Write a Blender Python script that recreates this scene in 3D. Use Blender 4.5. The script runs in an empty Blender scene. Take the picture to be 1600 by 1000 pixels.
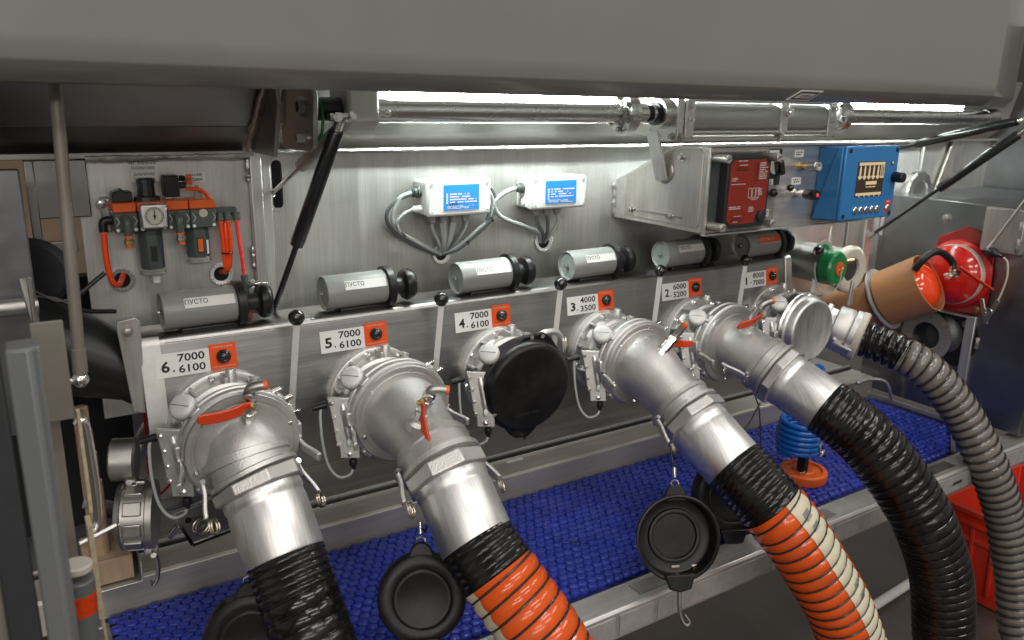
import bpy, math, random
from mathutils import Vector, Matrix
V = Vector
R = math.radians
random.seed(7)
scene = bpy.context.scene
col = scene.collection

# ---------------------------------------------------------------- camera
cd = bpy.data.cameras.new('camera')
cam = bpy.data.objects.new('camera', cd); col.objects.link(cam)
cd.sensor_width = 36.0
cd.lens = 28.36
cd.clip_start = .02; cd.clip_end = 200
yaw, pitch, roll = .579393, .263753, .019022
fw = V((math.sin(yaw)*math.cos(pitch), math.cos(yaw)*math.cos(pitch), -math.sin(pitch)))
rt = V((math.cos(yaw), -math.sin(yaw), 0)); up = rt.cross(fw)
r2 = rt*math.cos(roll) + up*math.sin(roll); u2 = -rt*math.sin(roll) + up*math.cos(roll)
m3 = Matrix((r2, u2, -fw)).transposed()
cam.matrix_world = Matrix.Translation((-.28226, -1.46545, .46006)) @ m3.to_4x4()
cd.dof.use_dof = True; cd.dof.focus_distance = 1.62; cd.dof.aperture_fstop = 5.6
scene.camera = cam
# ---------------------------------------------------------------- light
w = bpy.data.worlds.new('World'); scene.world = w; w.use_nodes = True
w.node_tree.nodes['Background'].inputs[0].default_value = (1.0, .965, .92, 1)
w.node_tree.nodes['Background'].inputs[1].default_value = .30
def area(name, loc, target, sx, sy, power, colr):
    l = bpy.data.lights.new(name, 'AREA'); l.shape = 'RECTANGLE'; l.size = sx; l.size_y = sy
    l.energy = power; l.color = colr
    o = bpy.data.objects.new(name, l); col.objects.link(o); o.location = loc
    o.rotation_euler = (V(target)-V(loc)).to_track_quat('-Z', 'Y').to_euler(); return o
area('hall_or_fill_lamp', (.4, -2.4, 3.4), (.6, -.4, -.3), 2.4, .35, 42, (1, .96, .91))
area('hall_or_fill_lamp', (3.4, -2.2, 3.4), (1.4, -.3, -.3), 2.4, .35, 42, (1, .96, .91))
area('hall_or_fill_lamp', (-2.2, -4.6, 3.2), (.3, 0, 0), 2.4, .4, 46, (1, .955, .90))
area('hall_or_fill_lamp', (1.4, -5.2, 3.2), (.9, 0, 0), 2.4, .4, 50, (1, .955, .90))
area('hall_or_fill_lamp', (-3.6, -6.2, 1.75), (.2, 0, .2), 2.4, .5, 58, (1, .955, .90))  # low fill light, added to reach the wall under the lid
area('hall_or_fill_lamp', (-1.1, -7.6, 1.95), (.5, 0, .2), 2.4, .5, 58, (1, .955, .90))  # second added fill, kept left so the beam does not mirror it
vs = scene.view_settings
vs.view_transform = 'Standard'; vs.look = 'None'; vs.exposure = 0.0; vs.gamma = 1.0; vs.use_curve_mapping = False
scene.render.engine = 'CYCLES'
scene.cycles.max_bounces = 8; scene.cycles.glossy_bounces = 5; scene.cycles.transparent_max_bounces = 12
scene.cycles.caustics_reflective = False; scene.cycles.caustics_refractive = False
scene.cycles.sample_clamp_indirect = 4.0

# ---------------------------------------------------------------- mesh builder
def frame(axis, hint=None):
    a = V(axis).normalized()
    h = V(hint) if hint else (V((0,0,1)) if abs(a.z) < .9 else V((1,0,0)))
    u = h.cross(a)
    if u.length < 1e-6: u = V((1,0,0)).cross(a)
    u.normalize(); return u, a.cross(u), a
def smooth_path(pts, per=6):
    P = [V(p) for p in pts]
    if len(P) < 3: return P
    out = []
    for i in range(len(P)-1):
        p0 = P[i-1] if i else P[0]*2-P[1]
        p1, p2 = P[i], P[i+1]
        p3 = P[i+2] if i+2 < len(P) else P[-1]*2-P[-2]
        for k in range(per):
            t = k/per
            out.append(.5*((2*p1)+(p2-p0)*t+(2*p0-5*p1+4*p2-p3)*t*t+(3*p1-p0-3*p2+p3)*t**3))
    out.append(P[-1]); return out
def frames_along(P):
    T = []
    for i in range(len(P)):
        a = P[max(i-1,0)]; b = P[min(i+1,len(P)-1)]
        T.append((b-a).normalized())
    u, v, _ = frame(T[0]); F = []
    for t in T:
        u = (u - t*u.dot(t)).normalized(); F.append((u, t.cross(u), t))
    return F
class MB:
    def __init__(s): s.v = []; s.f = []
    def add(s, vs, fs):
        n = len(s.v); s.v += [tuple(x) for x in vs]; s.f += [tuple(i+n for i in f) for f in fs]; return s
    def box(s, c, d, axes=None):
        c = V(c); a = axes or (V((1,0,0)), V((0,1,0)), V((0,0,1)))
        vs = [c + a[0]*(i*d[0]/2) + a[1]*(j*d[1]/2) + a[2]*(k*d[2]/2) for i in (-1,1) for j in (-1,1) for k in (-1,1)]
        return s.add(vs, [(0,1,3,2),(4,6,7,5),(0,4,5,1),(2,3,7,6),(0,2,6,4),(1,5,7,3)])
    def bar(s, a, b, w, t, hint=None):
        a, b = V(a), V(b); u, v, n = frame(b-a, hint)
        return s.box((a+b)/2, (w, t, (b-a).length), (u, v, n))
    def rev(s, o, axis, prof, n=28, hint=None, phase=0, radial=None):
        o = V(o); u, v, a = frame(axis, hint); vs = []; fs = []
        for t, r in prof:
            for k in range(n):
                th = 2*math.pi*k/n + phase
                rr = r*(radial(th) if radial else 1)
                vs.append(o + a*t + (u*math.cos(th)+v*math.sin(th))*rr)
        m = len(prof)
        for i in range(m-1):
            for k in range(n):
                k2 = (k+1) % n
                fs.append((i*n+k, i*n+k2, (i+1)*n+k2, (i+1)*n+k))
        if prof[0][1] > 1e-6: fs.append(tuple(reversed(range(n))))
        if prof[-1][1] > 1e-6: fs.append(tuple(range((m-1)*n, m*n)))
        return s.add(vs, fs)
    def cyl(s, a, b, r, r2=None, n=20):
        a, b = V(a), V(b); return s.rev(a, b-a, [(0, r), ((b-a).length, r if r2 is None else r2)], n)
    def ring(s, o, axis, ro, ri, t, n=32):
        prof = [(0, ri), (0, ro), (t, ro), (t, ri), (0, ri)]
        o = V(o); u, v, a = frame(axis); vs = []; fs = []
        for tt, r in prof[:-1]:
            for k in range(n):
                th = 2*math.pi*k/n; vs.append(o+a*tt+(u*math.cos(th)+v*math.sin(th))*r)
        for i in range(4):
            for k in range(n):
                j = (i+1) % 4; k2 = (k+1) % n
                fs.append((i*n+k, i*n+k2, j*n+k2, j*n+k))
        return s.add(vs, fs)
    def tube(s, pts, r, n=10, per=5, closed=False):
        P = smooth_path(pts, per); F = frames_along(P); vs = []; fs = []
        rs = r if isinstance(r, (list, tuple)) else None
        for i, (p, (u, v, t)) in enumerate(zip(P, F)):
            if rs:
                x = i/(len(P)-1)*(len(rs)-1); k0 = min(int(x), len(rs)-2); rr = rs[k0]+(rs[k0+1]-rs[k0])*(x-k0)
            else: rr = r
            for k in range(n):
                th = 2*math.pi*k/n; vs.append(p+(u*math.cos(th)+v*math.sin(th))*rr)
        for i in range(len(P)-1):
            for k in range(n):
                k2 = (k+1) % n; fs.append((i*n+k, i*n+k2, (i+1)*n+k2, (i+1)*n+k))
        fs.append(tuple(reversed(range(n)))); fs.append(tuple(range((len(P)-1)*n, len(P)*n)))
        return s.add(vs, fs)
    def sweep(s, pts, rs, n=32, radial=None):
        # explicit path with one radius per point, no smoothing
        P = [V(p) for p in pts]; F = frames_along(P); vs = []; fs = []
        for p, r, (u, v, t) in zip(P, rs, F):
            for k in range(n):
                th = 2*math.pi*k/n; vs.append(p+(u*math.cos(th)+v*math.sin(th))*r)
        for i in range(len(P)-1):
            for k in range(n):
                k2 = (k+1) % n; fs.append((i*n+k, i*n+k2, (i+1)*n+k2, (i+1)*n+k))
        fs.append(tuple(reversed(range(n)))); fs.append(tuple(range((len(P)-1)*n, len(P)*n)))
        return s.add(vs, fs)
    def prism(s, poly, o, u, v, t):
        # polygon in (u,v) plane at o, extruded along u x v by t (may be negative)
        o, u, v = V(o), V(u), V(v); w_ = u.cross(v).normalized()*t; n = len(poly)
        vs = [o+u*a+v*b for a, b in poly] + [o+u*a+v*b+w_ for a, b in poly]
        fs = [tuple(reversed(range(n))), tuple(range(n, 2*n))]
        fs += [(i, (i+1) % n, (i+1) % n+n, i+n) for i in range(n)]
        return s.add(vs, fs)
    def ball(s, c, r, n=16, m=10, sc=(1,1,1)):
        c = V(c); vs = [c+V((0,0,-r*sc[2]))]; fs = []
        for i in range(1, m):
            ph = -math.pi/2+math.pi*i/m
            for k in range(n):
                th = 2*math.pi*k/n
                vs.append(c+V((math.cos(th)*math.cos(ph)*r*sc[0], math.sin(th)*math.cos(ph)*r*sc[1], math.sin(ph)*r*sc[2])))
        vs.append(c+V((0,0,r*sc[2]))); last = len(vs)-1
        for k in range(n): fs.append((0, 1+(k+1) % n, 1+k)); fs.append((last, last-n+k, last-n+(k+1) % n))
        for i in range(m-2):
            for k in range(n):
                a = 1+i*n+k; b = 1+i*n+(k+1) % n; fs.append((a, b, b+n, a+n))
        return s.add(vs, fs)
    def torus(s, c, axis, Rr, r, n=28, m=8, arc=1.0):
        c = V(c); u, v, a = frame(axis)
        P = [c+(u*math.cos(2*math.pi*k/n*arc)+v*math.sin(2*math.pi*k/n*arc))*Rr for k in range(n+1)]
        return s.sweep(P, [r]*len(P), m)
    def hexnut(s, o, axis, r, t, hole=True):
        s.rev(o, axis, [(0, r), (t, r)], 6); s.rev(V(o)+V(axis).normalized()*t, axis, [(0, r*.6), (t*.5, r*.55)], 10); return s
    def bolt(s, o, axis, r, t):
        s.rev(o, axis, [(0, r*1.55), (t*.18, r*1.55)], 14); s.rev(V(o)+V(axis).normalized()*t*.18, axis, [(0, r*1.12), (t*.72, r*1.12), (t*.82, r*.9)], 6); return s

LOC = {}
def _mesh(name, mb, off, mat, angle=38):
    me = bpy.data.meshes.new(name)
    me.from_pydata([(x-off[0], y-off[1], z-off[2]) for x, y, z in mb.v], [], mb.f)
    me.update()
    me.polygons.foreach_set('use_smooth', [True]*len(me.polygons))
    me.set_sharp_from_angle(angle=R(angle))
    me.materials.append(mat)
    return me
def part(name, mb, mat, parent, bevel=0, label=None, kind=None):
    off = LOC[parent]
    o = bpy.data.objects.new(name, _mesh(name, mb, off, mat)); col.objects.link(o)
    o.parent = parent; LOC[o] = off
    if bevel: bv(o, bevel)
    if label: o['label'] = label
    if kind: o['kind'] = kind
    return o
def bv(o, wd, seg=2):
    b = o.modifiers.new('bevel', 'BEVEL'); b.width = wd; b.segments = seg; b.limit_method = 'ANGLE'; b.angle_limit = R(40)
    b.harden_normals = False
def thing(name, label, cat, loc, group=None, kind=None):
    o = bpy.data.objects.new(name, None); col.objects.link(o); o.location = loc; o.empty_display_size = .02
    LOC[o] = tuple(loc)
    if label: o['label'] = label
    if cat: o['category'] = cat
    if group: o['group'] = group
    if kind: o['kind'] = kind
    return o
def solo(name, mb, mat, label, cat, loc, group=None, bevel=0, kind=None):
    o = bpy.data.objects.new(name, _mesh(name, mb, loc, mat)); col.objects.link(o); o.location = loc; LOC[o] = tuple(loc)
    if label: o['label'] = label
    if cat: o['category'] = cat
    if group: o['group'] = group
    if kind: o['kind'] = kind
    if bevel: bv(o, bevel)
    return o
def copy_tree(src, parent=None, loc=None, label=None):
    c = src.copy(); col.objects.link(c)
    if parent is not None: c.parent = parent
    if loc is not None: c.location = loc; LOC[c] = tuple(loc)
    else: LOC[c] = LOC[parent]
    if label: c['label'] = label
    for ch in [o for o in list(src.children)]: copy_tree(ch, c)
    return c
def text_mb(body, o, u, v, w, h, align='fill', bold=0.0, ext=.0002):
    cu = bpy.data.curves.new('t', 'FONT'); cu.body = body; cu.size = 1; cu.extrude = 0; cu.offset = bold; cu.resolution_u = 2
    ob = bpy.data.objects.new('t', cu)
    me = bpy.data.meshes.new_from_object(ob)
    vs = [x.co.copy() for x in me.vertices]; fs = [tuple(p.vertices) for p in me.polygons]
    bpy.data.objects.remove(ob); bpy.data.curves.remove(cu); bpy.data.meshes.remove(me)
    mb = MB()
    if not vs: return mb
    x0 = min(a.x for a in vs); x1 = max(a.x for a in vs); y0 = min(a.y for a in vs); y1 = max(a.y for a in vs)
    sx = w/max(x1-x0, 1e-6); sy = h/max(y1-y0, 1e-6)
    if align == 'fit': sx = sy = min(sx, sy)
    o, u, v = V(o), V(u).normalized(), V(v).normalized(); nrm = u.cross(v)
    mb.add([o + u*((a.x-x0)*sx) + v*((a.y-y0)*sy) + nrm*ext for a in vs], fs)
    return mb

# ---------------------------------------------------------------- materials
MATS = {}
def nodes(name):
    m = bpy.data.materials.new(name); m.use_nodes = True
    nt = m.node_tree; b = nt.nodes['Principled BSDF']; return m, nt, b
def mat(name, c, rough=.5, metal=0, bump=0, bscale=200, var=.08, vscale=6, coat=0, spec=.5, stretch=(1,1,1), dirt=0, rvar=.1, emit=None, estr=0, trans=0, ior=1.45, grain=0, dust=0):
    m, nt, b = nodes(name); L = nt.links
    b.inputs['Roughness'].default_value = rough; b.inputs['Metallic'].default_value = metal
    b.inputs['Specular IOR Level'].default_value = spec; b.inputs['IOR'].default_value = ior
    b.inputs['Coat Weight'].default_value = coat; b.inputs['Coat Roughness'].default_value = .12
    b.inputs['Transmission Weight'].default_value = trans
    tc = nt.nodes.new('ShaderNodeTexCoord'); mp = nt.nodes.new('ShaderNodeMapping'); mp.inputs['Scale'].default_value = stretch
    L.new(tc.outputs['Object'], mp.inputs['Vector'])
    n1 = nt.nodes.new('ShaderNodeTexNoise'); n1.inputs['Scale'].default_value = vscale; n1.inputs['Detail'].default_value = 6; n1.inputs['Roughness'].default_value = .62
    L.new(mp.outputs[0], n1.inputs['Vector'])
    mr = nt.nodes.new('ShaderNodeMapRange'); mr.inputs['From Min'].default_value = .3; mr.inputs['From Max'].default_value = .7
    mr.inputs['To Min'].default_value = 1-var; mr.inputs['To Max'].default_value = 1+var
    L.new(n1.outputs['Fac'], mr.inputs['Value'])
    mul = nt.nodes.new('ShaderNodeMix'); mul.data_type = 'RGBA'; mul.blend_type = 'MULTIPLY'; mul.inputs['Factor'].default_value = 1
    mul.inputs['A'].default_value = (*c, 1); L.new(mr.outputs[0], mul.inputs['B'])
    outc = mul.outputs['Result']
    if dirt:
        n2 = nt.nodes.new('ShaderNodeTexNoise'); n2.inputs['Scale'].default_value = vscale*.6; n2.inputs['Detail'].default_value = 8; n2.inputs['Distortion'].default_value = .6
        L.new(tc.outputs['Object'], n2.inputs['Vector'])
        r3 = nt.nodes.new('ShaderNodeMapRange'); r3.inputs['From Min'].default_value = .52; r3.inputs['From Max'].default_value = .72; r3.inputs['To Max'].default_value = dirt
        L.new(n2.outputs['Fac'], r3.inputs['Value'])
        mx = nt.nodes.new('ShaderNodeMix'); mx.data_type = 'RGBA'; L.new(r3.outputs[0], mx.inputs['Factor']); L.new(outc, mx.inputs['A'])
        mx.inputs['B'].default_value = (c[0]*.42, c[1]*.38, c[2]*.32, 1); outc = mx.outputs['Result']
    if grain:   # fine brushed grain along the sheet
        mp2 = nt.nodes.new('ShaderNodeMapping'); mp2.inputs['Scale'].default_value = tuple(1 if s >= 3 else .02 for s in stretch)
        L.new(tc.outputs['Object'], mp2.inputs['Vector'])
        n4 = nt.nodes.new('ShaderNodeTexNoise'); n4.inputs['Scale'].default_value = 420; n4.inputs['Detail'].default_value = 2
        L.new(mp2.outputs[0], n4.inputs['Vector'])
        r4 = nt.nodes.new('ShaderNodeMapRange'); r4.inputs['From Min'].default_value = .3; r4.inputs['From Max'].default_value = .7
        r4.inputs['To Min'].default_value = 1-grain; r4.inputs['To Max'].default_value = 1+grain; L.new(n4.outputs['Fac'], r4.inputs['Value'])
        m4 = nt.nodes.new('ShaderNodeMix'); m4.data_type = 'RGBA'; m4.blend_type = 'MULTIPLY'; m4.inputs['Factor'].default_value = 1
        L.new(outc, m4.inputs['A']); L.new(r4.outputs[0], m4.inputs['B']); outc = m4.outputs['Result']
    if dust:    # pale dust in uneven patches
        n5 = nt.nodes.new('ShaderNodeTexNoise'); n5.inputs['Scale'].default_value = 14; n5.inputs['Detail'].default_value = 9; n5.inputs['Roughness'].default_value = .7
        L.new(tc.outputs['Object'], n5.inputs['Vector'])
        r5 = nt.nodes.new('ShaderNodeMapRange'); r5.inputs['From Min'].default_value = .45; r5.inputs['From Max'].default_value = .8; r5.inputs['To Max'].default_value = dust
        L.new(n5.outputs['Fac'], r5.inputs['Value'])
        m5 = nt.nodes.new('ShaderNodeMix'); m5.data_type = 'RGBA'; L.new(r5.outputs[0], m5.inputs['Factor']); L.new(outc, m5.inputs['A'])
        m5.inputs['B'].default_value = (.17,.155,.135,1); outc = m5.outputs['Result']
    L.new(outc, b.inputs['Base Color'])
    rr = nt.nodes.new('ShaderNodeMapRange'); rr.inputs['From Min'].default_value = .3; rr.inputs['From Max'].default_value = .7
    rr.inputs['To Min'].default_value = max(.02, rough-rvar); rr.inputs['To Max'].default_value = min(1, rough+rvar)
    L.new(n1.outputs['Fac'], rr.inputs['Value']); L.new(rr.outputs[0], b.inputs['Roughness'])
    if bump:
        n3 = nt.nodes.new('ShaderNodeTexNoise'); n3.inputs['Scale'].default_value = bscale; n3.inputs['Detail'].default_value = 3
        L.new(mp.outputs[0], n3.inputs['Vector'])
        bp = nt.nodes.new('ShaderNodeBump'); bp.inputs['Strength'].default_value = bump; bp.inputs['Distance'].default_value = .001
        L.new(n3.outputs['Fac'], bp.inputs['Height']); L.new(bp.outputs[0], b.inputs['Normal'])
    if emit: b.inputs['Emission Color'].default_value = (*emit, 1); b.inputs['Emission Strength'].default_value = estr
    MATS[name] = m; return m
SHEET = mat('brushed_sheet', (.64,.63,.605), .40, .82, .06, 60, .09, 5, stretch=(6,6,.5), dirt=.32, rvar=.06, grain=0.09)
SHEETX = mat('sheet_long', (.66,.645,.62), .38, .80, .10, 60, .10, 5, stretch=(.7,9,9), dirt=.3, rvar=.09, grain=0.09)
RAILM = mat('rail_sheet', (.52,.49,.45), .50, .60, .10, 60, .08, 5, stretch=(.7,9,9), dirt=.25, rvar=.06, grain=0.08)
ENDM = mat('end_wall_sheet', (.24,.245,.255), .36, 1, .12, 60, .2, 4, dirt=.4, rvar=.1)
BEAMM = mat('beam_sheet', (.32,.315,.305), .34, 1, .10, 60, .07, 5, stretch=(.7,9,9), dirt=.22, rvar=.06, grain=0.1)
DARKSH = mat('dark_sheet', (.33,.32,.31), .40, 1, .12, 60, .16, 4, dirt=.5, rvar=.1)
WORN = mat('worn_sheet', (.56,.53,.49), .44, .82, .12, 80, .12, 7, stretch=(6,6,.8), dirt=.5, rvar=.1, grain=0.1)
CAST = mat('cast_aluminium', (.60,.59,.57), .48, .90, .60, 320, .10, 9, dirt=.30, rvar=.08)
TURN = mat('turned_aluminium', (.74,.73,.71), .27, 1, .012, 120, .04, 8, rvar=.05)
FERR = mat('ferrule_aluminium', (.70,.695,.685), .42, .88, .10, 120, .10, 12, stretch=(5,1,1), dirt=.22, rvar=.09, grain=0.12)
GREYM = mat('anodised_grey', (.60,.59,.575), .55, 1, .1, 300, .08, 8, rvar=.07)
CHROME = mat('bright_steel', (.78,.77,.75), .17, 1, .03, 100, .05, 20, rvar=.06)
DULL = mat('dull_steel', (.42,.41,.39), .42, 1, .15, 200, .12, 12, dirt=.3)
WELD = mat('weld_bead', (.50,.48,.46), .40, 1, .8, 260, .18, 60, rvar=.14)
BRASS = mat('brass', (.62,.46,.24), .32, 1, .05, 200, .1, 20)
BRONZE = mat('yellowed_steel', (.62,.56,.44), .33, 1, .1, 200, .1, 20)
LIDP = mat('lid_grey_paint', (.180,.176,.163), .34, 0, .04, 300, .05, 2.2, coat=.4, rvar=.12)
POSTP = mat('post_grey_paint', (.13,.138,.145), .42, 0, .05, 400, .05, 5, coat=.15, dust=0.25)
BEIGE = mat('beige_panel', (.23,.21,.18), .5, .35, .06, 120, .08, 9)
BLACK = mat('black_rubber', (.008,.008,.0085), .34, 0, .12, 300, .15, 14, rvar=.08)
BLACKP = mat('black_plastic', (.010,.010,.011), .38, 0, .12, 500, .1, 10, rvar=.06)
CAPB = mat('cap_black_plastic', (.007,.007,.0075), .38, 0, .14, 700, .12, 12, rvar=.07, spec=.38, dust=0.1)
GLOSSB = mat('gloss_black', (.010,.010,.011), .12, 0, 0, 100, .05, 8, coat=.5)
STRUTB = mat('strut_black', (.012,.013,.014), .28, 0, 0, 100, .05, 8, coat=.3)
HOSEB = mat('hose_black', (.006,.006,.006), .20, 0, .25, 120, .2, 18, rvar=.09, spec=.5, dust=0.16)
HOSEO = mat('hose_orange', (.74,.095,.008), .22, 0, .12, 140, .12, 16, rvar=.10, coat=.25, dirt=.18, dust=0.22)
HOSEC = mat('hose_cream', (.62,.57,.42), .42, 0, .08, 160, .1, 20, dirt=.15)
HOSEG = mat('hose_clear_grey', (.20,.18,.16), .18, 0, .1, 160, .16, 22, rvar=.1, coat=.2, dust=0.3)
WIRE = mat('hose_wire', (.045,.042,.038), .30, .3, .05, 200, .1, 20)
GREYC = mat('canister_grey', (.27,.275,.265), .38, 0, .08, 600, .04, 8, coat=.1, dust=0.15)
GREYD = mat('canister_end_grey', (.30,.33,.325), .42, 0, .06, 500, .05, 8)
DKGREY = mat('dark_grey_plastic', (.075,.09,.088), .42, 0, .1, 500, .08, 10)
DKGREY2 = mat('charcoal_plastic', (.028,.032,.033), .42, 0, .1, 500, .08, 10)
WHITE = mat('white_plastic', (.72,.73,.70), .38, 0, .04, 500, .03, 8)
PAPER = mat('label_white', (.74,.73,.70), .45, 0, .02, 300, .03, 10)
INK = mat('label_ink', (.012,.012,.014), .5)
ORANGE = mat('orange_plate', (.78,.085,.010), .40, 0, .03, 300, .05, 10)
ORANGET = mat('orange_tube', (.86,.075,.010), .26, 0, 0, 100, .05, 10, coat=.3)
PINKT = mat('pink_red_tube', (.85,.06,.06), .28, 0, 0, 100, .05, 10, coat=.3)
ORP = mat('orange_plastic', (.78,.13,.02), .36, 0, .05, 400, .05, 10)
REDL = mat('red_lever', (.66,.06,.012), .32, 0, .05, 300, .10, 20, coat=.2, dirt=.12)
REDP = mat('red_paint', (.62,.012,.008), .20, 0, .02, 100, .05, 8, coat=.6, dust=0.15)
REDD = mat('red_dark_paint', (.34,.008,.008), .25, 0, .02, 100, .05, 8, coat=.4)
REDO = mat('red_orange_dome', (.80,.055,.006), .14, 0, 0, 100, .05, 8, coat=.7)
REDC = mat('crate_red', (.70,.035,.012), .38, 0, .06, 300, .06, 8, dust=0.2)
BROWN = mat('brown_sleeve', (.36,.165,.07), .40, 0, .05, 200, .07, 6, coat=.15, dust=0.25)
BLUEM = mat('mat_blue', (.022,.042,.34), .32, 0, .12, 500, .16, 30, rvar=.1, dirt=.35, dust=0.2)
BLUEB = mat('mat_base_blue', (.010,.015,.11), .6, 0, .1, 300, .1, 20)
BLUEP = mat('display_blue', (.035,.21,.50), .38, .25, .08, 700, .04, 6, coat=.15)
BLUEL = mat('label_blue', (.03,.26,.74), .42, 0, .02, 300, .03, 8)
BLUEC = mat('coil_blue', (.01,.16,.60), .26, 0, 0, 100, .05, 8, coat=.3)
MODR = mat('module_red', (.30,.028,.016), .42, 0, .03, 400, .06, 8)
SCREEN = mat('screen_brown', (.055,.035,.025), .22, 0, 0, 100, .03, 8)
SCRL = mat('screen_glow', (.50,.40,.25), .4, 0, 0, 100, .03, 8, emit=(.95,.72,.42), estr=.28)
GREEN = mat('green_plastic', (.015,.20,.06), .28, 0, .05, 300, .08, 10, coat=.2)
CABLE = mat('grey_cable', (.36,.38,.37), .42, 0, 0, 100, .05, 10)
CABLED = mat('dark_cable', (.10,.115,.115), .42, 0, 0, 100, .05, 10)
CLAMPW = mat('cream_plastic', (.56,.52,.44), .40, 0, .05, 300, .06, 10)
WOOD = mat('beech_wood', (.44,.31,.205), .55, 0, .3, 90, .16, 8, stretch=(9,9,1.2), dirt=.2)
VENTW = mat('vent_cap_white', (.60,.595,.57), .45, .2, .1, 300, .05, 10)
GLASSG = mat('sight_glass_white', (.62,.68,.64), .12, 0, 0, 100, .05, 10, coat=.6)
GREENL = mat('indicator_green', (.02,.30,.10), .2, 0, 0, 100, .05, 10)
TAPE = mat('reflective_tape', (.58,.575,.55), .36, .6, .5, 900, .08, 40)
FLOORM = mat('hall_floor', (.085,.072,.062), .40, 0, .5, 90, .30, 4.5, dirt=.6, rvar=.16)
CLEAR = mat('clear_cover', (.02,.02,.02), .06, 0, 0, 100, .02, 8, trans=0)
CLEAR.node_tree.nodes['Principled BSDF'].inputs['Alpha'].default_value = .10
CLEARP = mat('clear_bowl', (.72,.72,.66), .12, 0, 0, 100, .04, 8, trans=.7, ior=1.3)
LED = mat('led_diffuser', (.9,.95,.93), .4, emit=(.90,1.0,.96), estr=145)
STRAP = mat('woven_strap', (.50,.42,.28), .7, 0, .6, 260, .2, 90)
REFR = mat('reflector_orange', (.85,.07,.01), .3, .3, .5, 700, .1, 80)
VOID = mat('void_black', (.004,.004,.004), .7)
ROOMW = mat('room_beige', (.30,.22,.15), .8)
RUBG = mat('red_cable', (.35,.01,.01), .4)
X, Y, Z = V((1,0,0)), V((0,1,0)), V((0,0,1))
# ================================================================ setting
solo('floor', MB().box((1,0,-1.23), (40,40,.06)), FLOORM, 'dark brown grey hall floor', None, (0,0,-1.2), kind='structure')
solo('hall_wall', MB().box((-.6,1.6,.4), (2.4,.04,2.8)), ROOMW, 'dim beige hall wall behind the cabinet', None, (-.6,1.6,-1), kind='structure')

# ---------------------------------------------------------------- cabinet shell
cab = thing('equipment_cabinet', 'open aluminium equipment cabinet that houses the six numbered valves', 'cabinet', (1,.1,-.5))
WT = .355
b = MB()
b.box((.0265,.155,.1125), (.343,.01,.495)); b.box((1.56,.155,.1125), (2.68,.01,.495))
b.box((.209,.155,.0555), (.022,.01,.381)); b.box((.209,.155,.351), (.022,.01,.018))
part('back_wall', b, SHEET, cab)
def stadium(w_, h_, n=8):
    r = w_/2; pts = []
    for k in range(n+1): a = math.pi*k/n; pts.append((r*math.cos(a), h_/2-r+r*math.sin(a)))
    for k in range(n+1): a = math.pi+math.pi*k/n; pts.append((r*math.cos(a), -h_/2+r+r*math.sin(a)))
    return pts
so, si = stadium(.030,.106), stadium(.021,.096)
b = MB(); n = len(so); vs = []
for yy in (.150,.1485):
    vs += [(.209+a, yy, .293+c) for a, c in so]; vs += [(.209+a, yy, .293+c) for a, c in si]
fs = []
for k in range(n):
    k2 = (k+1) % n
    fs += [(2*n+k, 2*n+k2, 3*n+k2, 3*n+k), (k, 2*n+k, 2*n+k2, k2), (n+k, n+k2, 3*n+k2, 3*n+k)]
b.add(vs, fs); part('slot_rim', b, SHEET, cab)
part('slot_pocket', MB().box((.209,.178,.293), (.06,.034,.14)), VOID, cab)  # black box stands in for the darkness behind the slot
# post that divides the pneumatics bay from the main bay
b = MB().box((.163,.139,.165), (.022,.022,.385)); b.box((.1735,.145,.165), (.043,.006,.384)); part('partition_post', b, SHEET, cab, .0015)
for z0, z1 in ((.30,.345),(.13,.175)):
    b = MB(); pts = [(.1505,.137+random.uniform(-.001,.001),z0+(z1-z0)*k/10) for k in range(11)]
    b.tube(pts, [.004]+[.0055+random.uniform(-.0012,.0012) for _ in range(9)]+[.004], 8, 2)
    part('post_weld', b, WELD, cab)
# horizontal ledge above the back wall and the sloped panels that roof the bays
b = MB().box((1.545,.137,WT+.004), (2.73,.026,.008)); part('wall_ledge', b, SHEETX, cab, .001)
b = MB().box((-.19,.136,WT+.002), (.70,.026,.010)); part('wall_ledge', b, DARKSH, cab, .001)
def weld_line(x0, x1, y, z, r=.005):
    b = MB(); n = int((x1-x0)/.008)
    pts = [(x0+(x1-x0)*k/n, y+random.uniform(-.0008,.0008), z+random.uniform(-.0008,.0008)) for k in range(n+1)]
    return b.tube(pts, [r+random.uniform(-.0012,.0012) for _ in range(n+1)], 8, 1)
part('ledge_weld', weld_line(-.13,.15,.1225,WT-.003,.005), WELD, cab)
part('ledge_weld', weld_line(.19,2.0,.1235,WT+.0035,.0035), WELD, cab)
# sloped panels (prism along x)
def slab(x0, x1, y0, z0, y1, z1, t=.006):
    d = V((0, y1-y0, z1-z0)); b = MB(); b.prism([(0,0),(1,0),(1,1),(0,1)], (x0,y0,z0), V((x1-x0,0,0)), d, -t); return b
part('roof_panel', slab(.20,2.86,.148,.362,.085,.415), SHEETX, cab)
part('roof_panel', slab(.20,2.86,.085,.4165,.055,.56), SHEETX, cab)
part('roof_panel', slab(-.7,.145,.148,.362,.06,.408), DARKSH, cab)  # darker sheet paints in the shade of the bay without LED
part('roof_panel', slab(-.7,.145,.06,.4095,-.06,.53), DARKSH, cab)  # same darker sheet, shade put into the colour
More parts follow.
